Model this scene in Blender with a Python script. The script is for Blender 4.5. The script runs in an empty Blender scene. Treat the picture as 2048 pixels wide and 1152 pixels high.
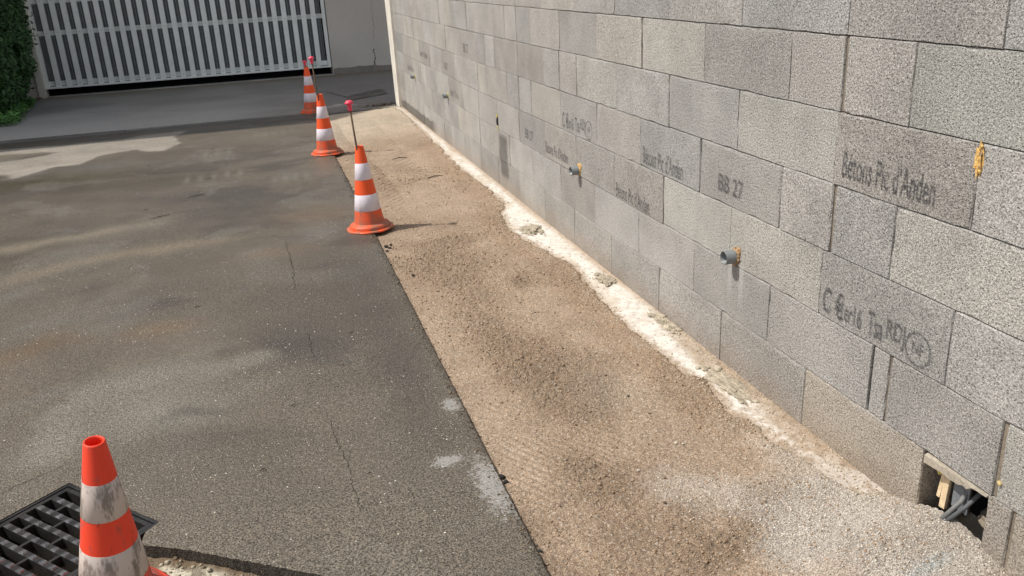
import bpy, bmesh, math, random
import numpy as np
from mathutils import Vector, Matrix
S = bpy.context.scene
C = bpy.data.collections.new('scene'); S.collection.children.link(C)
random.seed(7)
R = math.radians

# ------------------------------------------------------------------ camera
cam = bpy.data.objects.new('camera', bpy.data.cameras.new('camera')); C.objects.link(cam)
cam.data.sensor_width = 36.0; cam.data.lens = 1714.61315 / 2048 * 36
cam.data.clip_start = 0.02; cam.data.clip_end = 400
right = Vector((0.95842019, -0.28097737, -0.04982429)); up = Vector((0.14336342, 0.32314109, 0.93542865)); back = Vector((-0.24673401, -0.90367669, 0.34998682))
cam.matrix_world = Matrix(((right.x, up.x, back.x, -1.4958), (right.y, up.y, back.y, 0), (right.z, up.z, back.z, 1.41150), (0, 0, 0, 1)))
S.camera = cam
# ------------------------------------------------------------------ world + sun
SUN_TRAVEL = Vector((0.70, -0.13, -1.0)).normalized()
ELEV = math.asin(-SUN_TRAVEL.z); ROT = math.atan2(-SUN_TRAVEL.x, -SUN_TRAVEL.y)
W = bpy.data.worlds.new('World'); S.world = W; W.use_nodes = True
nt = W.node_tree; nt.nodes.clear()
sky = nt.nodes.new('ShaderNodeTexSky'); sky.sky_type = 'NISHITA'; sky.sun_disc = False
sky.sun_elevation = ELEV; sky.sun_rotation = ROT; sky.air_density = 1.0; sky.dust_density = 2.0; sky.ozone_density = 1.0
bg = nt.nodes.new('ShaderNodeBackground'); bg.inputs[1].default_value = 0.145
wo = nt.nodes.new('ShaderNodeOutputWorld')
hs_ = nt.nodes.new('ShaderNodeHueSaturation'); hs_.inputs['Saturation'].default_value = .50; nt.links.new(sky.outputs[0], hs_.inputs['Color']); nt.links.new(hs_.outputs[0], bg.inputs[0]); nt.links.new(bg.outputs[0], wo.inputs[0])
sd = bpy.data.lights.new('sun', 'SUN'); sd.energy = 4.0; sd.angle = R(0.53); sd.color = (1.0, 0.95, 0.88)
sun = bpy.data.objects.new('sun', sd); C.objects.link(sun)
sun.rotation_euler = SUN_TRAVEL.to_track_quat('-Z', 'Y').to_euler(); sun.location = (-8, 2, 12)
S.view_settings.view_transform = 'Standard'; S.view_settings.look = 'None'; S.view_settings.gamma = 1
S.view_settings.exposure = 0.0; S.view_settings.use_curve_mapping = False
S.render.engine = 'CYCLES'

# ------------------------------------------------------------------ helpers
def lin(c): c /= 255.0; return c / 12.92 if c <= .04045 else ((c + .055) / 1.055) ** 2.4
KG, KW, KS = 1.40, 0.885, 0.50      # how bright a unit-albedo sunlit ground / sunlit wall / shaded surface renders
def A(r, g, b, k=KG): return tuple(min(.9, lin(v) / k) for v in (r, g, b))
def AN(r, g, b, k=KG): return np.array(A(r, g, b, k))
TAB = np.random.RandomState(3).rand(64, 256, 256).astype(np.float32) if False else np.random.RandomState(3).rand(8, 256, 256).astype(np.float32)
def vn(x, y, seed=0):
    T = TAB[seed % 8]; x = np.asarray(x) + seed * 13.7; y = np.asarray(y) + seed * 7.3
    xi = np.floor(x).astype(int); yi = np.floor(y).astype(int); fx = x - xi; fy = y - yi
    fx = fx * fx * (3 - 2 * fx); fy = fy * fy * (3 - 2 * fy); a = xi & 255; b = yi & 255; a1 = (xi + 1) & 255; b1 = (yi + 1) & 255
    return (T[a, b] * (1 - fx) + T[a1, b] * fx) * (1 - fy) + (T[a, b1] * (1 - fx) + T[a1, b1] * fx) * fy
def fbm(x, y, oct=4, seed=0):
    s = 0; w = 0; a = 1.0
    for i in range(oct): s = s + a * vn(x * 2 ** i, y * 2 ** i, seed + i); w += a; a *= .5
    return s / w
def sst(a, b, x): t = np.clip((x - a) / (b - a), 0, 1); return t * t * (3 - 2 * t)
def polydist(px, py, poly, closed=True):
    """signed distance (negative inside) to a polygon, or plain distance to a polyline"""
    d = np.full(px.shape, 1e9); ins = np.zeros(px.shape, bool); n = len(poly)
    for i in range(n if closed else n - 1):
        x0, y0 = poly[i]; x1, y1 = poly[(i + 1) % n]
        ex, ey = x1 - x0, y1 - y0; t = np.clip(((px - x0) * ex + (py - y0) * ey) / (ex * ex + ey * ey + 1e-12), 0, 1)
        d = np.minimum(d, np.hypot(px - x0 - t * ex, py - y0 - t * ey))
        if closed:
            c = ((y0 > py) != (y1 > py)) & (px < (x1 - x0) * (py - y0) / ((y1 - y0) if y1 != y0 else 1e-9) + x0); ins ^= c
    return np.where(ins, -d, d) if closed else d

def link(o, parent=None):
    C.objects.link(o)
    if parent is not None: o.parent = parent
    return o
def tag(o, label=None, cat=None, group=None, kind=None):
    if label: o['label'] = label
    if cat: o['category'] = cat
    if group: o['group'] = group
    if kind: o['kind'] = kind
    return o
def empty(name, loc=(0, 0, 0), rot=(0, 0, 0)):
    o = bpy.data.objects.new(name, None); o.location = loc; o.rotation_euler = rot; o.empty_display_size = .1
    return link(o)
def setm(me, m, smooth=False):
    me.materials.append(m)
    if smooth: me.polygons.foreach_set('use_smooth', [True] * len(me.polygons))
    return me
def obj(name, me, parent=None, mat=None, smooth=False):
    if mat: setm(me, mat, smooth)
    return link(bpy.data.objects.new(name, me), parent)
def copyo(o, parent=None):
    c = o.copy(); C.objects.link(c); c.parent = parent
    return c
class MB:
    def __init__(s): s.v = []; s.f = []
    def add(s, v, f): n = len(s.v); s.v += [tuple(p) for p in v]; s.f += [tuple(i + n for i in q) for q in f]; return s
    def box(s, x0, x1, y0, y1, z0, z1, M=None):
        v = [Vector((x, y, z)) for x in (x0, x1) for y in (y0, y1) for z in (z0, z1)]
        if M is not None: v = [M @ p for p in v]
        return s.add(v, [(0, 1, 3, 2), (4, 6, 7, 5), (0, 4, 5, 1), (2, 3, 7, 6), (0, 2, 6, 4), (1, 5, 7, 3)])
    def tube(s, pts, r, n=10, cap=True):
        pts = [Vector(p) for p in pts]; rr = r if isinstance(r, (list, tuple)) else [r] * len(pts); base = len(s.v); ring = []
        for i, p in enumerate(pts):
            d = (pts[min(i + 1, len(pts) - 1)] - pts[max(i - 1, 0)]).normalized()
            a = d.orthogonal().normalized() if i == 0 else (ring[-1] - d * ring[-1].dot(d)).normalized(); ring.append(a); b = d.cross(a)
            for k in range(n): t = 2 * math.pi * k / n; s.v.append(tuple(p + (a * math.cos(t) + b * math.sin(t)) * rr[i]))
        for i in range(len(pts) - 1):
            for k in range(n): s.f.append((base + i * n + k, base + i * n + (k + 1) % n, base + (i + 1) * n + (k + 1) % n, base + (i + 1) * n + k))
        if cap: s.f.append(tuple(base + k for k in reversed(range(n)))); s.f.append(tuple(base + (len(pts) - 1) * n + k for k in range(n)))
        return s
    def lathe(s, prof, n=32, M=None):
        base = len(s.v)
        for (r, z) in prof:
            for k in range(n):
                t = 2 * math.pi * k / n; p = Vector((r * math.cos(t), r * math.sin(t), z)); s.v.append(tuple(M @ p if M is not None else p))
        for i in range(len(prof) - 1):
            for k in range(n): s.f.append((base + i * n + k, base + i * n + (k + 1) % n, base + (i + 1) * n + (k + 1) % n, base + (i + 1) * n + k))
        return s
    def mesh(s, name): me = bpy.data.meshes.new(name); me.from_pydata(s.v, [], s.f); me.update(); return me
    def build(s, name, mat, parent=None, smooth=False): return obj(name, s.mesh(name), parent, mat, smooth)
def gridmesh(name, xs, ys, zf, attrs, keep=None, snap=None, drop=None):
    """height-field sheet; attrs = {name: (n,3) or (n,)}; keep(cx,cy)->bool cells; snap(x,y,idx)->moved; drop = skirt depth"""
    X, Y = np.meshgrid(xs, ys, indexing='ij'); nx, ny = X.shape
    i, j = np.meshgrid(np.arange(nx - 1), np.arange(ny - 1), indexing='ij'); i = i.ravel(); j = j.ravel()
    q = np.stack([i * ny + j, (i + 1) * ny + j, (i + 1) * ny + j + 1, i * ny + j + 1], 1)
    x = X.ravel().copy(); y = Y.ravel().copy()
    if keep is not None:
        cx = x[q].mean(1); cy = y[q].mean(1); q = q[keep(cx, cy)]
    e = np.concatenate([q[:, [0, 1]], q[:, [1, 2]], q[:, [2, 3]], q[:, [3, 0]]]); es = np.sort(e, 1); key = es[:, 0].astype(np.int64) * (nx * ny) + es[:, 1]
    u, inv, cnt = np.unique(key, return_inverse=True, return_counts=True); be = e[cnt[inv] == 1]; bi = np.unique(be)
    if snap is not None: x, y = snap(x, y, bi)
    z = zf(x, y); used = np.unique(q); mp = -np.ones(nx * ny, int); mp[used] = np.arange(len(used)); q = mp[q]
    co = np.stack([x[used], y[used], z[used]], 1); src = used
    if drop:
        b0 = mp[be]; uq = np.unique(b0); m1 = -np.ones(len(used), int); m1[uq] = np.arange(len(uq)) + len(used); m2 = m1 + len(uq)
        hi = co[uq].copy(); lo = co[uq].copy(); lo[:, 2] -= drop; jit = .006 * (vn(hi[:, 0] * 90, hi[:, 1] * 90, 2) - .7); lo[:, 0] += jit; lo[:, 1] += jit
        co = np.concatenate([co, hi, lo]); src = np.concatenate([used, used[uq], used[uq]])
        q = np.concatenate([q, np.stack([m1[b0[:, 1]], m1[b0[:, 0]], m2[b0[:, 0]], m2[b0[:, 1]]], 1)])
    me = bpy.data.meshes.new(name); me.vertices.add(len(co)); me.vertices.foreach_set('co', co.astype(np.float32).ravel())
    me.loops.add(q.size); me.loops.foreach_set('vertex_index', q.astype(np.int32).ravel())
    me.polygons.add(len(q)); me.polygons.foreach_set('loop_start', np.arange(0, q.size, 4, dtype=np.int32))
    me.update(calc_edges=True)
    a = attrs(x[src], y[src], co[:, 2]) if attrs else {}
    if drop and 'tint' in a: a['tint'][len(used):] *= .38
    for k, v in a.items():
        if v.ndim == 2:
            t = me.attributes.new(k, 'FLOAT_COLOR', 'POINT'); w = np.ones((len(co), 4), np.float32); w[:, :3] = v; t.data.foreach_set('color', w.ravel())
        else:
            t = me.attributes.new(k, 'FLOAT', 'POINT'); t.data.foreach_set('value', v.astype(np.float32))
    me.polygons.foreach_set('use_smooth', np.ones(len(q), bool)); me.validate(); return me
def spaced(a, b, d0, d1):
    out = [a]; L = abs(b - a); s = 1 if b > a else -1
    while abs(out[-1] - a) < L: t = abs(out[-1] - a) / L; out.append(out[-1] + s * (d0 + (d1 - d0) * t))
    out[-1] = b; return np.array(sorted(out))

# ------------------------------------------------------------------ node helper
class Mat:
    def __init__(s, name, rough=.8, spec=.5, color=None, metal=0):
        s.m = bpy.data.materials.new(name); s.m.use_nodes = True; s.t = s.m.node_tree; s.n = s.t.nodes; s.n.clear()
        s.b = s.n.new('ShaderNodeBsdfPrincipled'); s.o = s.n.new('ShaderNodeOutputMaterial'); s.l(s.b.outputs[0], s.o.inputs[0])
        s.b.inputs['Roughness'].default_value = rough; s.b.inputs['Specular IOR Level'].default_value = spec; s.b.inputs['Metallic'].default_value = metal
        if color: s.b.inputs['Base Color'].default_value = (*color, 1)
        s.geo = None
    def l(s, a, b): s.t.links.new(a, b)
    def pos(s):
        if not s.geo: s.geo = s.n.new('ShaderNodeNewGeometry')
        return s.geo.outputs['Position']
    def objc(s): return s.n.new('ShaderNodeTexCoord').outputs['Object']
    def attr(s, name, col=True): a = s.n.new('ShaderNodeAttribute'); a.attribute_name = name; return a.outputs['Color' if col else 'Fac']
    def objcol(s): return s.n.new('ShaderNodeObjectInfo').outputs['Color']
    def map(s, v, sc=(1, 1, 1)): m = s.n.new('ShaderNodeMapping'); s.l(v, m.inputs[0]); m.inputs['Scale'].default_value = sc; return m.outputs[0]
    def noise(s, v, scale, detail=3, rough=.55, dist=0, out=0):
        n = s.n.new('ShaderNodeTexNoise'); s.l(v, n.inputs['Vector']); n.inputs['Scale'].default_value = scale; n.inputs['Detail'].default_value = detail
        n.inputs['Roughness'].default_value = rough; n.inputs['Distortion'].default_value = dist; return n.outputs[out]
    def vor(s, v, scale, out='Distance', feat='F1', rnd=1):
        n = s.n.new('ShaderNodeTexVoronoi'); s.l(v, n.inputs['Vector']); n.inputs['Scale'].default_value = scale; n.feature = feat; n.inputs['Randomness'].default_value = rnd; return n.outputs[out]
    def ramp(s, v, a, b, c=0., d=1.):
        n = s.n.new('ShaderNodeMapRange'); n.clamp = True; n.interpolation_type = 'SMOOTHSTEP'; s.l(v, n.inputs[0])
        for i, q in enumerate((a, b, c, d)): n.inputs[i + 1].default_value = q
        return n.outputs[0]
    def math(s, op, a, b=None, c=None):
        n = s.n.new('ShaderNodeMath'); n.operation = op
        for i, q in enumerate((a, b, c)):
            if q is None: continue
            if isinstance(q, (int, float)): n.inputs[i].default_value = q
            else: s.l(q, n.inputs[i])
        return n.outputs[0]
    def mix(s, f, a, b, mode='MIX'):
        n = s.n.new('ShaderNodeMix'); n.data_type = 'RGBA'; n.blend_type = mode
        for sock, q in ((n.inputs[0], f), (n.inputs[6], a), (n.inputs[7], b)):
            if isinstance(q, (int, float)): sock.default_value = q
            elif isinstance(q, tuple): sock.default_value = (*q, 1)
            else: s.l(q, sock)
        return n.outputs[2]
    def sep(s, v): n = s.n.new('ShaderNodeSeparateXYZ'); s.l(v, n.inputs[0]); return n.outputs
    def scale(s, col, f): # colour * scalar
        n = s.n.new('ShaderNodeVectorMath'); n.operation = 'SCALE'; s.l(col, n.inputs[0])
        if isinstance(f, (int, float)): n.inputs['Scale'].default_value = f
        else: s.l(f, n.inputs['Scale'])
        return n.outputs[0]
    def bump(s, h, strength=.5, dist=.01, prev=None):
        n = s.n.new('ShaderNodeBump'); s.l(h, n.inputs['Height']); n.inputs['Strength'].default_value = strength; n.inputs['Distance'].default_value = dist
        if prev is not None: s.l(prev, n.inputs['Normal'])
        s.l(n.outputs[0], s.b.inputs['Normal']); return n.outputs[0]
    def col(s, c): s.l(c, s.b.inputs['Base Color'])
    def rough(s, c): s.l(c, s.b.inputs['Roughness'])

# --- materials
def m_block():
    M = Mat('porous_concrete', .92, .25); P = M.pos()
    g1 = M.noise(P, 270, 3, .85); g2 = M.noise(P, 110, 4, .8); big = M.noise(P, 3.2, 5, .62); blot = M.noise(M.map(P, (1, 1, .35)), 7, 3, .55, .4)
    pn = M.noise(P, 170, 3, .75); pore2 = M.ramp(pn, .35, .43)
    pv = M.sep(M.vor(P, 72, 'Color')); pit = M.math('MULTIPLY', M.ramp(M.math('ADD', M.vor(P, 72), M.math('MULTIPLY', g1, .12)), .16, .24, 1, 0), M.ramp(pv[0], .55, .62))
    c = M.objcol()
    c = M.scale(c, M.ramp(pit, 0, 1, 1, .38)); c = M.scale(c, M.ramp(g1, .30, .70, .66, 1.36)); c = M.scale(c, M.ramp(g2, .3, .7, .90, 1.10)); c = M.scale(c, M.ramp(big, .3, .7, .86, 1.12))
    c = M.mix(M.ramp(blot, .52, .75, 0, .14), c, M.mix(M.ramp(M.noise(P, 2.1, 2), .45, .55), (.49, .48, .47), (.47, .44, .40)))
    c = M.scale(c, M.ramp(pore2, 0, 1, .34, 1.07))  # pores and pits darkened in the colour for the shade inside them
    gr = M.ramp(M.noise(P, 330, 1, .5), .66, .74); c = M.mix(M.math('MULTIPLY', gr, .45), c, (.62, .60, .56))
    z = M.sep(P)
    # brown splash-back near the foot of the wall
    n4 = M.noise(P, 7, 4, .6); h = M.math('SUBTRACT', z[2], M.math('MULTIPLY', n4, .16))
    c = M.mix(M.ramp(h, -.10, .08, .38, 0), c, A(150, 128, 104, .9))
    # damp at the far foot and the water mark below the open pipe hole
    hz = M.math('ADD', z[2], M.math('MULTIPLY', M.math('SUBTRACT', n4, .5), .10))
    far = M.math('MULTIPLY', M.ramp(z[1], 7.75, 8.1), M.ramp(hz, .085, .10, 1, 0))
    yy = M.math('ABSOLUTE', M.math('SUBTRACT', M.math('ADD', z[1], M.math('MULTIPLY', M.noise(P, 9, 2), .08)), 5.55))
    wm = M.math('MULTIPLY', M.ramp(yy, .055, .14, 1, 0), M.math('MULTIPLY', M.ramp(z[2], .05, .12), M.ramp(z[2], .33, .40, 1, 0)))
    damp = M.math('MAXIMUM', far, wm); c = M.scale(c, M.ramp(damp, 0, 1, 1, .48))
    # lime drips under the nearest pipe, soft white bloom along bed joints
    dy = M.math('ABSOLUTE', M.math('SUBTRACT', M.math('ABSOLUTE', M.math('SUBTRACT', z[1], 2.505)), .038))
    dr = M.math('MULTIPLY', M.ramp(dy, .004, .022, 1, 0), M.math('MULTIPLY', M.ramp(z[2], .22, .38), M.ramp(z[2], .405, .42, 1, 0)))
    c = M.mix(M.math('MULTIPLY', dr, .6), c, (.62, .62, .60))
    fr = M.math('FRACT', M.math('MULTIPLY', z[2], 5.0)); bl = M.ramp(M.math('ADD', fr, M.math('MULTIPLY', M.noise(P, 14, 4, .65), .5)), 1.10, 1.34)
    bl2 = M.math('MULTIPLY', bl, M.ramp(M.noise(P, 2.7, 2), .42, .6)); c = M.mix(M.math('MULTIPLY', bl2, .40), c, (.60, .58, .54))
    M.col(c)
    ht = M.math('ADD', M.math('MULTIPLY', M.math('SUBTRACT', M.ramp(pn, .32, .60), pit), 1.2), M.math('ADD', M.math('MULTIPLY', g1, .6), M.math('MULTIPLY', g2, .6)))
    M.bump(ht, .85, .0038); return M.m
def m_plain(name, color, rough=.9, nscale=60, var=.12, bd=.002, big=3, spec=.3, metal=0, bs=.5):
    M = Mat(name, rough, spec, metal=metal); P = M.pos(); a = M.noise(P, nscale, 4, .6); b = M.noise(P, big, 4, .6)
    c = M.scale(M.mix(0, color, color), M.ramp(a, .25, .75, 1 - var, 1 + var)); c = M.scale(c, M.ramp(b, .3, .7, 1 - var, 1 + var))
    M.col(c); M.bump(a, bs, bd); return M.m
def m_asphalt():
    M = Mat('worn_wet_asphalt', .5, .34); P = M.pos(); c = M.attr('tint'); wet = M.attr('wet', False)
    lum = M.ramp(M.noise(P, 2.3, 5, .65, .5), .3, .7, .90, 1.1)
    g = M.noise(P, 190, 3, .8); v = M.vor(P, 190, 'Color'); vs = M.sep(v)
    gw = M.ramp(wet, .2, 1, 1.0, .70)
    sp = M.ramp(g, .32, .68, .10, 1.95); c = M.scale(c, M.mix(gw, (1, 1, 1), M.mix(0, sp, sp))) if False else M.scale(c, M.math('ADD', 1, M.math('MULTIPLY', M.math('SUBTRACT', sp, 1), gw)))
    c = M.scale(c, M.math('MULTIPLY', lum, .87)); c = M.scale(c, M.ramp(M.noise(P, 62, 4, .75), .32, .68, .80, 1.20))
    grain = M.math('MULTIPLY', M.ramp(vs[0], .78, .82), M.ramp(M.vor(P, 190), .16, .30, 1, 0))
    c = M.mix(M.math('MULTIPLY', grain, .55), c, (.36, .33, .29))
    c = M.mix(M.math('MULTIPLY', M.math('MULTIPLY', M.ramp(vs[1], .80, .83), M.ramp(M.vor(P, 190), .2, .35, 1, 0)), .6), c, (.025, .024, .022))
    ff = M.math('ADD', M.attr('flake', False), M.math('MULTIPLY', M.math('SUBTRACT', M.noise(P, 55, 6, .85), .5), 2.6)); fm = M.ramp(ff, .58, .86)
    c = M.mix(M.math('MULTIPLY', fm, .60), c, M.scale(M.mix(0, (.42, .41, .385), (.4, .4, .4)), M.ramp(g, .3, .7, .70, 1.25)))
    # sun glints on wet grains, painted as sparse near-white specks
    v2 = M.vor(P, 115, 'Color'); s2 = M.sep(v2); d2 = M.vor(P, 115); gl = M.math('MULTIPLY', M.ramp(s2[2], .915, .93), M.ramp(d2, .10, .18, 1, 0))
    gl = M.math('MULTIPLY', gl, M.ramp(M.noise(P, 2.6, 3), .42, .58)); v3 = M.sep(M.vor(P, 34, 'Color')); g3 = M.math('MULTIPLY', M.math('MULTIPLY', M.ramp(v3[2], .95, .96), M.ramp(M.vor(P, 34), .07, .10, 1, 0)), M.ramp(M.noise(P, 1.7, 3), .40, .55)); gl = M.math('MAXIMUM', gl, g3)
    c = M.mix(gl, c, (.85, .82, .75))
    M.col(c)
    M.rough(M.math('ADD', M.ramp(wet, 0, 1, .78, .36), M.ramp(g, .3, .7, -.06, .08)))
    M.bump(M.math('ADD', M.math('MULTIPLY', g, 1.0), M.math('MULTIPLY', M.vor(P, 190), .5)), .8, .0030)
    return M.m
def m_sand():
    M = Mat('damp_building_sand', .95, .15); P = M.pos(); c = M.attr('tint'); rg = M.attr('rough', False)
    g = M.noise(P, 290, 3, .8); g2 = M.noise(P, 130, 4, .75)
    c = M.scale(c, M.ramp(g, .32, .68, .46, 1.62)); c = M.scale(c, M.ramp(g2, .30, .62, .70, 1.14)); c = M.scale(c, .90); c = M.scale(c, M.ramp(M.noise(P, 6, 4, .6), .3, .7, .92, 1.07))
    v = M.sep(M.vor(P, 230, 'Color')); c = M.mix(M.math('MULTIPLY', M.ramp(v[0], .93, .95), .6), c, (.62, .56, .48)); c = M.mix(M.math('MULTIPLY', M.ramp(v[1], .95, .97), .5), c, (.08, .065, .05))
    M.col(c); h = M.math('ADD', M.math('MULTIPLY', g, .6), M.math('MULTIPLY', g2, M.ramp(rg, 0, 1, .8, 2.6)))
    M.bump(h, 1.0, .0052); return M.m
def m_attr(name, gscale=200, var=.2, bd=.002, rough=.9, bs=.6):
    M = Mat(name, rough, .25); P = M.pos(); c = M.attr('tint'); g = M.noise(P, gscale, 3, .65); g2 = M.noise(P, 22, 4, .65)
    c = M.scale(c, M.ramp(g, .25, .75, 1 - var, 1 + var)); c = M.scale(c, M.ramp(g2, .3, .7, .93, 1.06)); v = M.sep(M.vor(P, 150, 'Color')); c = M.mix(M.math('MULTIPLY', M.ramp(v[0], .96, .975), .45), c, (.13, .11, .09))
    M.col(c); M.bump(M.math('ADD', g, M.math('MULTIPLY', g2, .8)), bs, bd); return M.m
def m_ink():
    M = Mat('worn_printer_ink', .9, .2, (.055, .055, .062)); P = M.pos()
    a = M.ramp(M.noise(P, 230, 2, .7), .38, .50, .05, 1); b = M.ramp(M.noise(P, 28, 3, .7), .33, .52, .55, 1); row = M.ramp(M.math('ABSOLUTE', M.math('SUBTRACT', M.math('FRACT', M.math('MULTIPLY', M.sep(P)[2], 105)), .5)), .12, .38, .65, 1)
    f = M.math('MULTIPLY', M.math('MULTIPLY', a, b), M.math('MULTIPLY', row, .80)); t = M.n.new('ShaderNodeBsdfTransparent'); mx = M.n.new('ShaderNodeMixShader')
    M.l(f, mx.inputs[0]); M.l(t.outputs[0], mx.inputs[1]); M.l(M.b.outputs[0], mx.inputs[2]); M.l(mx.outputs[0], M.o.inputs[0]); return M.m
def m_cone(name, base, dirt, amount, rough=.5, spec=.4):
    """plastic with dust low down and dark scuffs; objcoords = height above the cone foot"""
    M = Mat(name, rough, spec); P = M.objc(); z = M.sep(P)
    a = M.noise(P, 14, 4, .65); s = M.noise(M.map(P, (1, 1, .3)), 30, 4, .7)
    low = M.math('MULTIPLY', M.ramp(z[2], .02, .20, 1, 0), M.ramp(a, .30, .62)); c = M.mix(M.math('MULTIPLY', low, .80), base, dirt)
    sc = M.ramp(s, .60 - .12 * amount, .72 - .10 * amount); c = M.mix(M.math('MULTIPLY', sc, .25 + .55 * amount), c, dirt)
    k = M.ramp(M.noise(M.map(P, (1, 1, .25)), 55, 2, .5), .70 - .03 * amount, .74); c = M.mix(M.math('MULTIPLY', k, .7 * amount), c, (.05, .045, .04))
    M.col(c); M.rough(M.ramp(sc, 0, 1, rough, .85)); M.bump(s, .12, .001); return M.m

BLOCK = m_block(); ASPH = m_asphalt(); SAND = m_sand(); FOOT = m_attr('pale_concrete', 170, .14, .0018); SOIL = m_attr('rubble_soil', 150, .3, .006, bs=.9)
APRON = m_attr('rough_grey_concrete', 130, .30, .002, .85); INK = m_ink()
MORTAR = m_plain('grey_mortar', A(128, 118, 104, .95), .95, 120, .2, .003)
CREAM = m_plain('aged_render', A(146, 139, 129, .46), .95, 50, .06, .003, 1.3)
WHITER = m_plain('white_render', A(225, 218, 205, .98), .9, 70, .08, .003, 5)
GATEM = m_plain('grey_powder_coat', A(178, 178, 171, .50), .45, 9, .05, .0004, 1.1, .5)
GATED = m_plain('grey_powder_coat_dusty', A(158, 160, 154, .50), .5, 9, .06, .0004, 1.1, .5)
SLOT = m_plain('dark_perforated_sheet', A(112, 114, 112, .55), .5, 9, .08, .0004, 1.1, .4)
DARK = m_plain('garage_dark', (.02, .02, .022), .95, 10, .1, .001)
IRON = m_plain('cast_iron', (.060, .056, .053), .34, 180, .35, .0012, 14, .8, .55)
IRONS = m_plain('polished_cast_iron', (.30, .30, .31), .28, 200, .3, .001, 14, .8, .8)
PVC = m_plain('grey_plastic_pipe', A(116, 120, 120, 1.0), .4, 60, .06, .0004, 8, .5)
FOAM = m_plain('expanding_foam', A(224, 184, 116, 1.05), .9, 150, .25, .003, 30, .2, bs=.8)
FOAMY = m_plain('pale_yellow_foam', A(205, 190, 110, 1.0), .9, 150, .25, .003, 30, .2, bs=.8)
ORANGE = m_cone('orange_plastic', A(250, 92, 38, 1.08), A(150, 112, 92, 1.1), .5)
ORANGE2 = m_cone('red_orange_plastic', A(255, 70, 44, .92), A(118, 92, 82, 1.0), .62)
BAND = m_cone('white_reflective_band', A(232, 222, 228, 1.05), A(160, 142, 134, 1.05), .30, .35)
BAND2 = m_cone('grimy_white_band', A(205, 190, 180, 1.0), A(120, 108, 98, 1.0), 1.0, .5)
CAP = m_plain('pink_red_plastic', A(240, 70, 96, 1.05), .4, 60, .05, .0004, 8, .5)
RUST = m_plain('rusty_steel', A(96, 76, 58, 1.1), .7, 160, .3, .001, 20, .4, .3)
WOODM = m_plain('pale_wood', A(226, 202, 165, 1.0), .8, 90, .15, .001, 12)
RUBBER = m_plain('grey_rubber', A(92, 94, 96, 1.0), .6, 60, .1, .0005, 8)
STONE = m_plain('pale_stone', A(212, 200, 180), .9, 120, .15, .001, 20)
BITUM = m_plain('black_asphalt_crumb', (.035, .033, .03), .8, 150, .3, .002, 20)
CRACK = m_plain('crack_fill', (.022, .021, .02), .95, 150, .3, .001, 20)
def m_leaf(name, c0, c1):
    M = Mat(name, .55, .4); i = M.n.new('ShaderNodeNewGeometry'); c = M.mix(i.outputs['Random Per Island'], c0, c1); M.col(c)
    return M.m
LEAF = m_leaf('hedge_leaf', (.018, .055, .012), (.055, .13, .03)); LEAF2 = m_leaf('ivy_leaf', (.05, .13, .025), (.11, .24, .05)); BARK = m_plain('bark', (.07, .05, .035))
HEDGEIN = m_plain('hedge_inner_shade', (.012, .02, .008), .9)

# ------------------------------------------------------------------ sand bed + footing
BX = np.array([(0.0, -.05), (1.55, -.06), (1.72, -.15), (1.84, -.16), (1.96, -.18), (2.1, -.2), (2.23, -.22), (2.45, -.19), (2.52, -.22), (2.71, -.23), (2.94, -.24), (3.2, -.24), (3.46, -.22), (3.82, -.18), (4.16, -.25), (4.48, -.3), (4.92, -.25), (5.15, -.14), (5.68, -.14), (6.45, -.16), (7.28, -.13), (8.09, -.11), (9.35, -.09), (9.8, -.12)])
def bx(y): return np.interp(y, BX[:, 0], BX[:, 1]) + .030 * sst(5.6, 4.6, y) + .010
def gauss(x, y, cx, cy, rx, ry, rot=0):
    c, s = math.cos(rot), math.sin(rot); u = ((x - cx) * c + (y - cy) * s) / rx; v = (-(x - cx) * s + (y - cy) * c) / ry
    return np.exp(-(u * u + v * v))
def rough_mask(x, y):
    m = sst(.48, .66, fbm(x * 2.2 + 5, y * 1.5, 4, 2)) * .45
    for g in ((-.70, 3.0, .13, .55, .12), (-.72, 4.0, .14, .45, .2), (-.58, 2.62, .15, .25, 0), (-.60, 4.55, .22, .10, 0), (-.72, 2.05, .08, .16, .4), (-.52, 1.62, .12, .06, .5), (-.42, 3.75, .08, .12, 0), (-.2, 1.45, .08, .05, 0)): m = m + gauss(x, y, *g)
    return np.clip(m, 0, 1) * sst(1.2, 1.5, y)
def gravel_mask(x, y):
    n = fbm(x * 5, y * 5, 4, 4) - .5
    return np.clip(sst(.58, .22, np.hypot((x + .02) / 1.0, (y - 1.36) / 1.15) + n * .45) + .55 * sst(.13, -.02, polydist(x, y, [(-.50, 1.92), (-.34, 1.74), (-.10, 1.55)], False) + n * .22 - .02), 0, 1)
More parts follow.
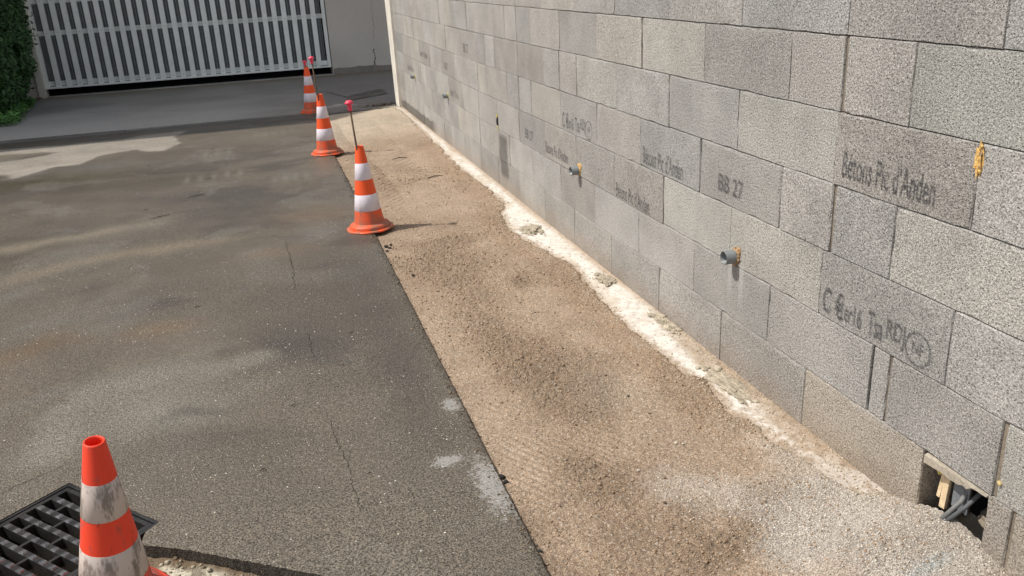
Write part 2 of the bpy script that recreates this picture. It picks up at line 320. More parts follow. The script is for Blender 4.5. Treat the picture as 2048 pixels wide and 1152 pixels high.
def sand_z(x, y):
    t = np.clip((x + .985) / (.985 + bx(y)), 0, 1.4); z = -.021 + .027 * t + .010 * (fbm(x * 1.6, y * 1.1, 3, 1) - .5)
    r = rough_mask(x, y)
    gv = gravel_mask(x, y)
    wr = gauss(x, y, -.46, 2.52, .13, .22, .25); farm = sst(4.9, 6.4, y) * sst(9.3, 8.9, y); calm = 1 - .85 * np.clip(wr * 1.4, 0, 1) - .6 * farm
    z = z + r * (.010 * (fbm(x * 30, y * 30, 3, 5) - .5)) + .0045 * (fbm(x * 30, y * 30, 3, 6) - .5)
    cl = np.maximum(0, vn(x * 70, y * 70, 2) - .42); cl2 = np.maximum(0, vn(x * 125 + 9, y * 125, 5) - .40)
    z = z + calm * ((.10 + 1.0 * r) * .014 * cl + (.30 + .75 * r + .35 * gv) * .0090 * cl2) + .0014 * (vn(x * 210, y * 210, 7) - .5)
    # rake / trowel ripples
    w = gauss(x, y, -.46, 2.52, .13, .22, .25); ph = (y * .95 + 1.6 * (x + .50) ** 2 + .35 * x + .05 * vn(x * 7, y * 7, 1)) * 2 * math.pi / .034; z = z + w * .0058 * np.sin(ph)
    z = z + .0017 * np.sin((x * .86 + y * .5 + .02 * vn(x * 9, y * 9, 3)) * 2 * math.pi / .026) * sst(-.45, -.62, x) * sst(2.9, 2.3, y) * sst(.35, .6, fbm(x * 5, y * 5, 3, 6))
    far = sst(4.9, 6.4, y) * sst(9.3, 8.9, y) * sst(-.98, -.9, x); cx = -.74 + .06 * np.sin(y * 1.3)
    ch = np.sin((y + 1.0 * np.abs(x - cx)) * 2 * math.pi / .085) * np.exp(-((x - cx) / .14) ** 2) + .7 * np.sin((y + 1.0 * np.abs(x + .42)) * 2 * math.pi / .11) * np.exp(-((x + .40) / .13) ** 2)
    z = z + far * .0058 * ch
    z = z - .010 * gauss(x, y, -.41, 3.72, .05, .06) + .006 * gauss(x, y, -.36, 3.82, .08, .05) - .005 * gauss(x, y, -.50, 4.62, .25, .015, -.05)
    # gravelly heap rising to the hole in the wall
    z = z + .052 * np.exp(-((x - .04) / .22) ** 2 - ((y - 1.42) / .23) ** 2) + .030 * gauss(x, y, -.25, 1.42, .20, .10, .2)
    z = z - .008 * gauss(x, y, -.37, 1.62, .20, .016, -.5) + .006 * gauss(x, y, -.38, 1.585, .20, .02, -.5)
    # goes below the concrete strip
    e = x - bx(y) + .07 * (fbm(x * 9, y * 9, 4, 3) - .5) + .014 * (fbm(x * 90, y * 90, 2, 1) - .5); inside = sst(1.45, 1.85, y)
    lim = -.0035 - .10 * np.clip(e, 0, 1); k_ = sst(-.004, .022, e) * inside; z = z * (1 - k_) + np.minimum(z, lim) * k_
    z = z + sst(.06, -.015, np.abs(e)) * .002 * inside
    return z
def sand_attr(x, y, z):
    n = fbm(x * 3, y * 2, 4, 1); n2 = fbm(x * 11, y * 9, 4, 5); r = rough_mask(x, y); e = x - bx(y)
    base = AN(199, 175, 150); damp = AN(186, 162, 138); pale = AN(222, 205, 182); grey = AN(238, 227, 213)
    c = base + 0 * x[:, None]; m = sst(.40, .66, n)[:, None]; c = c * (1 - m) + damp * m
    m = (np.clip(r, 0, 1) * .45)[:, None]; c = c * (1 - m) + AN(190, 165, 138) * m
    m = (sst(7.4, 8.8, y) * .8 + .35 * gauss(x, y, -.45, 2.5, .14, .22, .25) + .5 * sst(.5, .7, n2) * sst(-.13, -.03, e))[:, None].clip(0, 1); c = c * (1 - m) + pale * m
    # damp tan rim along the pale concrete
    m = (sst(.16, .04, np.abs(e + .05)) * sst(1.9, 2.4, y) * sst(8.2, 7, y) * .55)[:, None]; c = c * (1 - m) + AN(184, 156, 128) * m
    g = gravel_mask(x, y)[:, None] * (.62 + .5 * n2[:, None]).clip(0, 1); c = c * (1 - g) + grey * g
    m = (gauss(x, y, -.14, 1.345, .07, .018, .15) * .9)[:, None]; c = c * (1 - m) + AN(205, 212, 210) * m
    m = (gauss(x, y, -.02, 1.23, .07, .05) * .8)[:, None]; c = c * (1 - m) + AN(170, 144, 116) * m
    return {'tint': c, 'rough': np.clip(r + gravel_mask(x, y) * .6, 0, 1)}
xs = np.linspace(-1.0, .012, 350); ys = spaced(.95, 9.74, .0028, .018)
tag(obj('sand_bed', gridmesh('sand_bed', xs, ys, sand_z, sand_attr), None, SAND), kind='structure')
MOUNDS = [(-.135, 4.50, .075, .10, .020), (-.06, 3.56, .045, .085, .016), (-.035, 2.97, .03, .11, .014), (-.075, 2.40, .05, .16, .014)]
def foot_z(x, y): return -.22 * np.clip(bx(y) - x - .02, 0, 1) + .0045 * (fbm(x * 7, y * 5, 4, 2) - .5) + .0028 * (fbm(x * 60, y * 60, 2, 4) - .5) + .0010 + .0035 * sst(-.10, -.03, x) * sst(3.1, 2.5, y) * vn(x * 90, y * 90, 2)
def foot_attr(x, y, z):
    n = fbm(x * 12, y * 7, 5, 1); e = x - bx(y); n2 = fbm(x * 5, y * 3, 4, 6)
    c = AN(250, 243, 231) + 0 * x[:, None]
    m = (sst(.50, .64, n) * .5)[:, None]; c = c * (1 - m) + AN(226, 208, 184) * m
    m = (sst(.055, .005, e + .05 * (n - .5) + .05 * (fbm(x * 80, y * 80, 2, 3) - .5)) * .85)[:, None]; c = c * (1 - m) + AN(192, 168, 142) * m
    m = (sst(-.055, -.004, x + .05 * (n2 - .5)) * .75)[:, None]; c = c * (1 - m) + AN(198, 172, 144) * m
    m = (sst(2.2, 1.7, y + .5 * (n2 - .5)) * .55)[:, None]; c = c * (1 - m) + AN(206, 192, 176) * m
    m = (sst(-.115, -.055, x + .10 * (n - .5)) * sst(3.2, 2.7, y) * (.55 + .6 * fbm(x * 70, y * 70, 2, 6)).clip(0, 1) * .95)[:, None]; c = c * (1 - m) + AN(190, 170, 146) * m
    dit = sst(.43, .53, fbm(x * 80, y * 80, 2, 5) + .30 * (y - 1.98)); m = ((1 - dit) * sst(2.45, 2.0, y) * .85)[:, None]; c = c * (1 - m) + AN(196, 176, 152) * m
    m = (gravel_mask(x, y) * sst(.40, .55, fbm(x * 60, y * 60, 2, 1) + .5 * gravel_mask(x, y)))[:, None]; c = c * (1 - m) + AN(218, 208, 196) * m
    m = sst(.50, .62, fbm(x * 45, y * 45, 2, 3))[:, None] * (.22 + .35 * sst(2.5, 1.8, y)[:, None]); c = c * (1 - m) + AN(165, 140, 112) * m
    return {'tint': c}
tag(obj('concrete_footing', gridmesh('concrete_footing', np.linspace(-.42, .012, 120), spaced(1.25, 9.85, .006, .02), foot_z, foot_attr), None, FOOT), kind='structure')

# ------------------------------------------------------------------ asphalt
GA = Vector((-2.235, 2.565)); GU = Vector((.675, -.738)).normalized(); GV = Vector((GU.y, -GU.x)); GL = .43   # grate frame
GB = GA + GU * GL; GC_ = GB + GV * GL; GD = GA + GV * GL
APOLY = [(-9, .75), (-2.9, 1.62), tuple(GD), tuple(GA), tuple(GB), (GB.x - .035, GB.y - .035), (-1.985, 2.155), (-1.86, 2.085), (-1.70, 1.975), (-1.53, 1.86), (-.985, 1.46), (-.985, 9.76), (-9, 9.76)]
SEG = [(APOLY[i], APOLY[(i + 1) % len(APOLY)]) for i in range(len(APOLY))]
def asnap(x, y, bi):
    px = x[bi]; py = y[bi]; best = np.full(px.shape, 1e9); nx = px.copy(); ny = py.copy()
    for (x0, y0), (x1, y1) in SEG:
        ex, ey = x1 - x0, y1 - y0; t = np.clip(((px - x0) * ex + (py - y0) * ey) / (ex * ex + ey * ey), 0, 1); qx = x0 + t * ex; qy = y0 + t * ey
        d = np.hypot(px - qx, py - qy); m = d < best; best[m] = d[m]; nx[m] = qx[m]; ny[m] = qy[m]
    m = best < .03; nz = .0030 * (vn(px * 70, py * 70, 3) - .5)
    x[bi] = np.where(m, nx + nz, px); y[bi] = np.where(m, ny + nz, py); return x, y
def asph_z(x, y):
    return .004 * (fbm(x * 1.2, y * .9, 3, 1) - .5) + .0012 * (fbm(x * 40, y * 40, 2, 2) - .5) - .004 * sst(.03, 0, np.abs(x + .985))
WP = [(-5.2, 8.0), (-4.2, 8.05), (-3.69, 7.98), (-3.57, 7.76), (-3.45, 7.89), (-3.29, 8.08), (-3.09, 8.08), (-3.0, 8.42), (-2.78, 8.50), (-2.66, 8.62), (-2.56, 8.42), (-2.40, 8.36), (-2.27, 8.72), (-2.37, 9.1), (-2.26, 9.5), (-2.70, 9.50), (-2.95, 9.25), (-3.38, 9.30), (-3.9, 9.38), (-5.2, 9.5)]
WPIN = [(-5.0, 8.6), (-4.0, 8.58), (-3.62, 8.68), (-3.42, 8.85), (-3.62, 8.98), (-4.2, 9.0), (-5, 9.05)]
def blob(c, x, y, col, k, *g):
    m = (k * gauss(x, y, *g))[:, None].clip(0, 1); return c * (1 - m) + np.array(col) * m
def asph_attr(x, y, z):
    wx = x + .16 * (fbm(x * 2.3, y * 1.6, 4, 1) - .5); wy = y + .5 * (fbm(x * 1.6, y * .9, 4, 4) - .5)
    n = fbm(wx * .9, wy * 1.5, 5, 3); n2 = fbm(wx * 1.5 + 3, wy * 2.6, 5, 5); n3 = fbm(wx * 3.2, wy * 3.5, 4, 6)
    base = AN(118, 109, 96); mud = AN(132, 120, 104); dark = AN(88, 83, 76); grey = AN(126, 122, 113)
    c = base + 0 * x[:, None]; m = sst(.44, .62, n)[:, None] * .7; c = c * (1 - m) + mud * m
    m = sst(.52, .68, n2)[:, None] * .6; c = c * (1 - m) + dark * m; m = sst(.58, .72, n3)[:, None] * .5; c = c * (1 - m) + grey * m
    near = sst(3.4, 2.0, y)[:, None] * .6; c = c * (1 - near) + (AN(131, 121, 106) * (.86 + .28 * n3[:, None])) * near
    c = blob(c, wx, wy, dark, .55, -1.52, 3.50, .20, .26, -.3); c = blob(c, wx, wy, dark, .65, -1.15, 3.0, .14, .6); c = blob(c, wx, wy, dark, .5, -1.2, 4.0, .18, .6)
    c = blob(c, wx, wy, dark, .5, -1.85, 2.62, .32, .12, -.2)
    c = blob(c, wx, wy, AN(88, 80, 60), .85, -3.3, 7.45, .9, .25, .1); c = blob(c, wx, wy, AN(90, 84, 66), .6, -2.4, 7.0, .6, .25); c = blob(c, wx, wy, grey, .7, -3.0, 7.85, .6, .18, .1)
    c = blob(c, wx, wy, AN(160, 148, 128), .8, -2.9, 5.55, .6, .10, .15); c = blob(c, wx, wy, AN(152, 138, 116), .7, -2.3, 5.0, .9, .12, .12); c = blob(c, wx, wy, AN(142, 124, 102), .5, -1.55, 4.6, .3, .12, .2)
    c = blob(c, wx, wy, AN(134, 112, 88), .7, -2.6, 3.75, .18, .12); c = blob(c, wx, wy, AN(142, 120, 94), .6, -2.1, 3.7, .18, .1); c = blob(c, wx, wy, AN(138, 116, 92), .5, -1.25, 5.4, .3, .3)
    # pale dried laitance smear with its curved tail
    d = polydist(x + .04 * (n2 - .5), y, [(-2.34, 2.78), (-2.34, 3.05), (-2.25, 3.22), (-2.05, 3.27), (-1.80, 3.24), (-1.66, 3.30)], False)
    m = (sst(.13, .02, d) * .85)[:, None]; c = c * (1 - m) + AN(147, 140, 126) * m
    c = blob(c, x, wy, AN(146, 139, 124), 1.0, -2.05, 3.00, .27, .27, .1); c = blob(c, x, y, AN(152, 147, 134), .8, -1.93, 2.90, .16, .10); c = blob(c, x, wy, AN(132, 128, 118), .7, -1.28, 5.05, .14, .22)
    c = blob(c, wx, wy, dark, .6, -1.85, 2.80, .16, .05)
    # crisp dried cement wash near the channel, with tyre-lug prints
    px = x + .14 * (fbm(x * 4, y * 3, 4, 2) - .5); pyy = y + .16 * (fbm(x * 5, y * 4, 4, 6) - .5)
    m = sst(.03, -.03, polydist(px, pyy, WP)) * (1 - .92 * sst(.04, -.04, polydist(px, pyy, WPIN)))
    m = (m * (.72 + .45 * fbm(x * 2, y * 7, 3, 1)))[:, None].clip(0, 1); c = c * (1 - m) + AN(182, 172, 158) * m
    for (cx, cy, n_, dx) in ((-2.15, 6.95, 5, .10), (-1.62, 8.75, 5, .09), (-1.5, 6.6, 4, .08), (-2.05, 8.0, 3, .1)):
        for k in range(n_): c = blob(c, x, y, AN(150, 144, 130), .55, cx + k * dx, cy + .02 * k, .022, .14)
    # flaking white at the cut edge
    m = (sst(.012, .0, np.abs(x + .985)) * .35)[:, None]; c = c * (1 - m) + AN(60, 56, 50) * m
    m = (sst(9.30, 9.62, wy + .05) * .6)[:, None]; c = c * (1 - m) + AN(100, 90, 80) * m  # shaded band before the channel, also darkened in the tint
    wet = np.clip(.25 + sst(.40, .60, n) * .5 + sst(3.0, 6.5, y) * .45 - sst(.05, -.05, polydist(px, pyy, WP)) * .6 - .4 * sst(.55, .7, n3), 0, 1)
    fl = 0
    for cx, cy, rx, ry in ((-1.01, 2.10, .075, .24), (-1.11, 2.27, .075, .05), (-1.02, 2.62, .05, .08), (-1.01, 1.62, .05, .05)): fl = np.maximum(fl, gauss(x, y, cx, cy, rx, ry))
    return {'tint': c, 'wet': wet, 'flake': fl}
xs = np.concatenate([spaced(-2.9, -9, .015, .2), spaced(-2.9, -.985, .0115, .0115)[1:]]); ys = spaced(.75, 9.76, .011, .030)
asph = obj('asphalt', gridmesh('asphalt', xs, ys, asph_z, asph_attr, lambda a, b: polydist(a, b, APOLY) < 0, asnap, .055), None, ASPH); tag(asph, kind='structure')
def crack(pts, w, name='crack', mat=CRACK, amp=.008, parent=asph, z=.0042, seed=0):
    rnd = random.Random(seed); P = []
    for i in range(len(pts) - 1):
        a = Vector(pts[i]); b = Vector(pts[i + 1]); n = max(2, int((b - a).length / .014))
        for k in range(n): t = k / n; P.append(a.lerp(b, t) + Vector((rnd.uniform(-amp, amp), rnd.uniform(-amp, amp) * .5)) * (.5 if k == 0 else 1))
    P.append(Vector(pts[-1])); m = MB(); v = []; f = []
    for i, p in enumerate(P):
        d = (P[min(i + 1, len(P) - 1)] - P[max(0, i - 1)]).normalized(); q = Vector((-d.y, d.x)); ww = w * .55 * rnd.uniform(.1, 1.3) * math.sin(math.pi * (i + .3) / (len(P) + .3)) ** .4
        zz = float(asph_z(np.array([p.x]), np.array([p.y]))[0]) + .0012 if parent is asph else z
        v += [(p.x + q.x * ww, p.y + q.y * ww, zz), (p.x, p.y, zz - .0005), (p.x - q.x * ww, p.y - q.y * ww, zz)]
    for i in range(len(P) - 1): f += [(3 * i + 1, 3 * i, 3 * i + 3, 3 * i + 4), (3 * i + 2, 3 * i + 1, 3 * i + 4, 3 * i + 5)]
    return m.add(v, f).build(name, mat, parent)
crack([(-1.49, 4.94), (-1.475, 4.45), (-1.48, 4.05)], .0030, seed=1); crack([(-1.455, 3.48), (-1.45, 3.21)], .0022, seed=2)
crack([(-1.44, 2.74), (-1.43, 2.55), (-1.41, 2.39), (-1.40, 2.1)], .0020, seed=3, amp=.006); crack([(-2.52, 2.46), (-2.40, 2.60), (-2.27, 2.68)], .0018, seed=4)
crack([(-1.89, 3.11), (-1.75, 2.89), (-1.6, 2.66)], .0014, 'scratch', m_plain('pale_scratch', A(160, 150, 134)), .003, seed=5)
crack([(-1.62, 1.98), (-1.52, 2.02), (-1.46, 2.045)], .0016, 'scratch', bpy.data.materials['pale_scratch'], .003, seed=6)

# excavated strip in front of the slab edge
def soil_z(x, y): return -.036 + .020 * (fbm(x * 9, y * 9, 4, 1) - .5) + .012 * (fbm(x * 40, y * 40, 3, 4) - .5) + .010 * gauss(x, y, -1.72, 1.80, .16, .09, -.5) - .030 * gauss(x, y, -2.03, 2.10, .05, .07)
def soil_attr(x, y, z):
    n = fbm(x * 14, y * 14, 4, 2); c = AN(132, 114, 92) + 0 * x[:, None]; m = (sst(.45, .6, n) * .8)[:, None]; c = c * (1 - m) + AN(150, 134, 110) * m
    d = polydist(x + .03 * (n - .5), y + .04 * (n - .5), [(-2.02, 1.96), (-1.94, 2.085), (-1.86, 2.05), (-1.70, 1.945), (-1.55, 1.84), (-1.40, 1.70), (-1.75, 1.60), (-2.0, 1.75)]); m = sst(.012, -.02, d)[:, None]; c = c * (1 - m) + AN(232, 224, 200) * m
    m = (sst(.55, .66, fbm(x * 22, y * 22, 3, 5)) * .6)[:, None]; c = c * (1 - m) + AN(112, 90, 66) * m
    return {'tint': c}
tag(obj('excavated_soil', gridmesh('excavated_soil', np.linspace(-3.6, -.95, 380), np.linspace(.3, 2.62, 330), soil_z, soil_attr, lambda a, b: (polydist(a, b, APOLY) > -.03) & (polydist(a, b, [tuple(GA), tuple(GB), tuple(GC_), tuple(GD)]) > .0)), None, SOIL), kind='structure')

# ------------------------------------------------------------------ far apron, kerb line, base ground
def apron_z(x, y): return .003 * (fbm(x * 2, y * 2, 3, 1) - .5) - .001
def apron_attr(x, y, z):
    n = fbm(x * 1.6, y * 2.2, 5, 2); n2 = fbm(x * 7, y * 9, 4, 5); c = AN(101, 97, 91, .46) + 0 * x[:, None]; m = (sst(.42, .6, n) * .5)[:, None]; c = c * (1 - m) + AN(86, 82, 76, .46) * m
    m = (sst(12.6, 10.3, y + .8 * (n - .5)) * sst(-1.0, -2.2, x) * .8)[:, None]; c = c * (1 - m) + AN(118, 115, 109, .46) * m
    r = sst(-1.2, -.6, x)[:, None] * .65; c = c * (1 - r) + AN(80, 76, 72, .46) * r
    m = (sst(.45, .7, n2) * sst(.5, 0, np.hypot((x + .75) / 1.1, (y - 10.35) / .45)) * .9)[:, None]; c = c * (1 - m) + AN(128, 123, 117, .46) * m
    m = (sst(13.1, 13.75, y + .4 * (n2 - .5)) * .7)[:, None]; c = c * (1 - m) + AN(84, 76, 62, .46) * m
    return {'tint': c}
PIT = [(-.50, 10.62), (.02, 10.98), (.02, 11.52), (-.50, 10.98)]
apr = obj('concrete_apron', gridmesh('concrete_apron', np.linspace(-9, 3.2, 420), np.linspace(9.93, 13.80, 180), apron_z, apron_attr), None, APRON); tag(apr, kind='structure')
m = MB(); m.add([(x, y, .0042) for x, y in PIT], [(0, 1, 2, 3)]); m.build('patch', m_plain('dark_pit_sheet', A(66, 61, 56, .46), .95, 90, .3, .004), apr)  # dark pit drawn as a flat dark sheet on the apron
crack([(-.02, 11.5), (-.26, 11.3), (-.50, 11.0), (-.56, 11.2), (-.70, 11.72), (-.95, 11.9), (-1.5, 11.95)], .014, 'crack', CRACK, .02, apr, .0046, 9)
tag(MB().box(-60, 60, -40, 60, -.9, -.12).build('ground', m_plain('packed_earth', A(120, 105, 85), .95)), kind='structure')

# channel drain
CH = empty('channel_drain', (-3.0, 9.85, 0)); tag(CH, 'long slotted metal channel drain across the driveway between asphalt and concrete', 'drain')
def local(o, par): o.location = o.location - par.location
ch = MB(); y0, y1 = -.085, .075
ch.box(-6, 3.05, y0, y0 + .014, -.10, .003); ch.box(-6, 3.05, y1 - .014, y1, -.10, .003); ch.build('edge_rail', m_plain('dull_steel', A(92, 90, 86, .5), .5, 60, .2, .001, 6, .5, .4), CH)
MB().box(-6, 3.05, y0 + .014, y1 - .014, -.11, -.095).build('channel_bed', DARK, CH)
MB().box(-6, .05, y0 + .014, y1 - .014, -.10, -.006).build('cover_strip', m_plain('dirty_rubber_seal', A(74, 70, 66, .5), .8, 60, .2, .002), CH)
barm = MB().box(-.0055, .0055, -.070, .060, -.03, .004).mesh('grate_bar'); setm(barm, m_plain('galvanised_bar', A(120, 116, 108, .62), .45, 60, .2, .001, 6, .5, .1))
for i in range(118): o = link(bpy.data.objects.new('grate_bar', barm), CH); o.location = (.08 + i * .0250, 0, 0)
# ------------------------------------------------------------------ block wall
ROWS = {-1: [9.9, 9.3, 8.8, 8.3, 7.8, 7.3, 6.8, 6.25, 5.75, 5.33, 4.83, 4.33, 3.8, 3.29, 2.78, 2.27, 1.76, 1.25, .74, .23, -.28],
0: [9.9, 9.15, 8.64, 8.13, 7.62, 7.11, 6.6, 6.1, 5.59, 5.08, 4.58, 4.08, 3.57, 3.05, 2.53, 2.00, 1.49, .98, .47, -.04, -.3],
1: [9.9, 9.42, 8.9, 8.65, 8.15, 7.83, 7.33, 7.11, 6.86, 6.35, 5.84, 5.33, 5.08, 4.80, 4.30, 3.79, 3.29, 2.77, 2.25, 2.00, 1.74, 1.23, .72, .21, -.3],
2: [9.9, 9.67, 9.16, 8.87, 8.62, 8.12, 7.63, 7.13, 6.62, 6.10, 5.85, 5.60, 5.08, 4.58, 4.32, 4.06, 3.56, 3.04, 2.53, 2.01, 1.51, 1.0, .49, -.02, -.3],
3: [9.9, 9.38, 8.89, 8.40, 7.88, 7.36, 6.85, 6.61, 6.10, 5.86, 5.34, 5.08, 4.83, 4.32, 3.80, 3.30, 2.78, 2.26, 2.00, 1.75, 1.24, .73, .22, -.3],
4: [9.9, 9.39, 8.90, 8.40, 8.15, 7.65, 7.13, 6.63, 6.13, 5.62, 5.18, 5.105, 4.60, 4.09, 3.59, 3.08, 2.55, 2.03, 1.52, 1.01, .5, -.01, -.3],
5: [9.9, 9.40, 8.90, 8.40, 7.89, 7.38, 6.87, 6.36, 6.13, 5.87, 5.35, 4.86, 4.35, 3.84, 3.32, 2.81, 2.29, 1.78, 1.71, 1.33, .82, .31, -.2, -.3],
6: [9.9, 9.4, 8.90, 8.40, 8.16, 7.67, 7.45, 7.16, 6.67, 6.16, 5.66, 5.15, 4.64, 4.14, 3.63, 3.11, 2.59, 2.07, 1.554, 1.345, 1.27, .76, .25, -.3]}
WIDE = {(1, 2.00): .014, (3, 2.00): .014, (5, 1.71): .010, (5, 1.33): .014, (6, 1.27): .012, (1, 5.08): .008, (1, 7.33): .006, (1, 3.29): .009, (3, 5.86): .006, (3, 5.08): .006, (5, 1.78): .008, (3, 2.78): .007, (3, 2.26): .007, (2, 4.32): .007, (2, 6.10): .006, (4, 6.13): .006, (4, 5.105): .005, (5, 6.13): .006, (6, 4.14): .006, (6, 3.11): .006}
SOFTJ = {(1, 4.30), (1, 3.79), (1, 2.77), (1, 2.25), (2, 3.56), (2, 2.01), (3, 3.80), (3, 3.30), (4, 4.09), (4, 3.59), (5, 3.84), (4, 2.55), (0, 2.53), (0, 2.0), (6, 3.63)}
TINT = {(2, 2.01): 1, (3, 3.30): 2, (3, 2.78): 1, (4, 5.105): 1, (4, 4.60): 1, (4, 3.59): 1, (4, 2.03): 1, (2, 5.08): 1, (3, 4.32): 1, (1, 2.77): 2, (1, 1.74): 3, (0, 3.05): 2, (0, 2.53): 2, (0, 2.0): 2, (0, 1.49): 2, (6, 4.64): 1, (6, 3.63): 1, (6, 2.59): 1, (6, 2.07): 4, (6, 1.345): 4, (6, 1.27): 4, (2, 6.62): 1, (3, 8.40): 1, (3, 7.36): 1, (4, 9.39): 1, (4, 7.13): 1, (5, 2.81): 1, (1, 4.30): 2, (3, 4.83): 5, (4, 3.08): 5, (4, 2.55): 5, (2, 2.53): 5, (1, 3.29): 5, (1, 3.79): 5, (3, 1.75): 5}
TONES = {0: (170, 167, 162), 1: (160, 157, 152), 2: (162, 160, 156), 3: (164, 163, 157), 4: (165, 157, 146), 5: (174, 171, 164)}
def dz(k, y):
    a = np.interp(y, [0, 1.5, 3, 4.5, 6, 7.5, 9, 10], [0, 0, 0, -.003, -.004, 0, .007, .014]); b = np.interp(y, [0, 1.5, 3, 4.5, 6, 7.5, 9, 10], [0, .002, 0, -.006, -.010, -.004, .010, .020])
    t = min(1, max(0, (k - 2) / 2)); return float(a * (1 - t) + b * t)
def Lz(k, y): return (7 - k) * .2 + dz(k, y)
WALL = empty('block_wall', (0, 4.9, 0)); tag(WALL, 'long unrendered grey concrete block wall along the strip of sand', 'wall')
BL = {}; mid = MB()
def block_mesh(y0, y1, zt0, zt1, zb0, zb1, proud, rnd):
    """y1>y0; face at x=-proud, body back to x=.2. Corner heights differ a little with the course line"""
    ny = 11 if (y1 - y0) > .3 else 6; nz = 5; out = []
    for i in range(ny): t = i / ny; out.append((y1 + (y0 - y1) * t, zt1 + (zt0 - zt1) * t, 0))
    for i in range(nz): t = i / nz; out.append((y0, zt0 + (zb0 - zt0) * t, 1))
    for i in range(ny): t = i / ny; out.append((y0 + (y1 - y0) * t, zb0 + (zb1 - zb0) * t, 2))
    for i in range(nz): t = i / nz; out.append((y1, zb1 + (zt1 - zb1) * t, 3))
    cy = (y0 + y1) / 2; cz = (zt0 + zb0) / 2; n = len(out); V = []; 
    for (y, z, sd) in out: V.append((.2, y, z))
    for (y, z, sd) in out: V.append((-proud + .0045, y, z))
    for (y, z, sd) in out:
        b = {0: .0034, 1: .0018, 2: .0012, 3: .0018}[sd] * rnd.uniform(.35, 1.7) * (3.0 if rnd.random() < .15 else 1)
        dy = min(b, abs(y - cy)) * (1 if y < cy else -1); corner = abs(abs(y - cy) - (y1 - y0) / 2) < .001
        V.append((-proud + rnd.uniform(-.0003, .0004), y + (dy if corner or sd in (1, 3) else 0), z - b * (1 if z > cz else -1) if sd in (0, 2) or abs(abs(z - cz) - abs(zt0 - zb0) / 2) < .006 else z))
    F = []
    for k in range(n): k2 = (k + 1) % n; F.append((k, k2, n + k2, n + k)); F.append((n + k, n + k2, 2 * n + k2, 2 * n + k))
    F.append(tuple(2 * n + k for k in range(n))); F.append(tuple(reversed(range(n))))
    me = bpy.data.meshes.new('concrete_block'); me.from_pydata([(a, b - 4.9, c) for a, b, c in V], [], F); me.update(); return me
for r, js in ROWS.items():
    for i in range(len(js) - 1):
        ya, yb = js[i], js[i + 1]; rnd = random.Random(r * 1000 + i)
        if r == 6 and abs(ya - 1.554) < .001: continue      # the opening
        def g(y, key): return WIDE.get(key, .0007 if key in SOFTJ else rnd.choice((.0014, .0020, .0030))) / 2
        ga, gb = g(ya, (r, ya)), g(yb, (r, yb)); bj = rnd.uniform(.0006, .0020)
        a, b = ya - ga, yb + gb
        if r == 6: zb0 = zb1 = -.06
        else: zb0, zb1 = Lz(r + 1, b) + .0006, Lz(r + 1, a) + .0006
        me = block_mesh(b, a, Lz(r, b) - bj, Lz(r, a) - bj, zb0, zb1, rnd.uniform(-.0012, .0024), rnd)
        o = obj('concrete_block', me, WALL, BLOCK); t = TINT.get((r, ya)); base = TONES[t] if t is not None else TONES[rnd.choice((0, 0, 0, 5, 1))]
        k = rnd.uniform(.975, 1.025); w = rnd.uniform(-1, 1.5); cc = A(base[0] * k + w, base[1] * k, base[2] * k - w, KW); o.color = (*cc, 1); BL[(r, ya)] = o
        if (r, ya) in WIDE and WIDE[(r, ya)] >= .010:
            wd = WIDE[(r, ya)]; MB().box(.006, .05, ya - 4.9 - wd / 2 - .001, ya - 4.9 + wd / 2 + .001, Lz(r + 1, ya) + .002, Lz(r, ya) - .003).build('mortar_joint', MORTAR, WALL)
# mortar core behind the faces, with a void at the opening
for nm, bxs in (('mortar_core', [(.012, .19, -.25, 9.85, .205, 1.58), (.012, .19, 1.56, 9.85, -.05, .205), (.012, .19, -.25, 1.34, -.05, .205)]),):
    mm = MB()
    for q in bxs: mm.box(q[0], q[1], q[2] - 4.9, q[3] - 4.9, q[4], q[5])
    mm.build(nm, m_plain('dark_joint_mortar', A(70, 64, 56, .9), .95, 90, .2, .003), WALL)
# ragged mortar lip hanging at the top of the opening
def lump(name, sx, sy, sz, seed, mat, parent=None, loc=(0, 0, 0), rot=(0, 0, 0), sub=3, amp=.25, fr=2.2, flat=False):
    bm = bmesh.new(); bmesh.ops.create_icosphere(bm, subdivisions=sub, radius=1); rnd = random.Random(seed); o1, o2 = rnd.uniform(0, 90), rnd.uniform(0, 90)
    for v in bm.verts:
        p = v.co.copy(); k = 1 + amp * 2 * float(fbm(np.array([p.x * fr + o1 + p.z * 1.7]), np.array([p.y * fr + o2 - p.z * 1.3]), 4, seed)[0] - .5)
        v.co = Vector((p.x * sx * k, p.y * sy * k, p.z * sz * k))
        if flat and v.co.z < 0: v.co.z *= .25
    me = bpy.data.meshes.new(name); bm.to_mesh(me); bm.free(); o = obj(name, me, parent, mat, False); o.location = loc; o.rotation_euler = rot; return o
bm = bmesh.new(); rnd = random.Random(4); pts = []
for i in range(15):
    t = i / 14; y = 1.545 - .20 * t; lo = .186 - .016 * (1 - t) - rnd.uniform(0, .008) if i < 11 else .190 - rnd.uniform(0, .004)
    pts.append((y, lo))
V = []; F = []
for (y, lo) in pts: V += [(.002, y - 4.9, .1985), (-.0035 - rnd.uniform(0, .004), y - 4.9, .1945), (-.004 - rnd.uniform(0, .004), y - 4.9, lo + .004), (.004, y - 4.9, lo), (.03, y - 4.9, lo + .002), (.03, y - 4.9, .1985)]
for i in range(len(pts) - 1):
    for k in range(6): F.append((6 * i + k, 6 * i + (k + 1) % 6, 6 * i + 6 + (k + 1) % 6, 6 * i + 6 + k))
F += [(5, 4, 3, 2, 1, 0), tuple(6 * (len(pts) - 1) + k for k in range(6))]; bm.free()
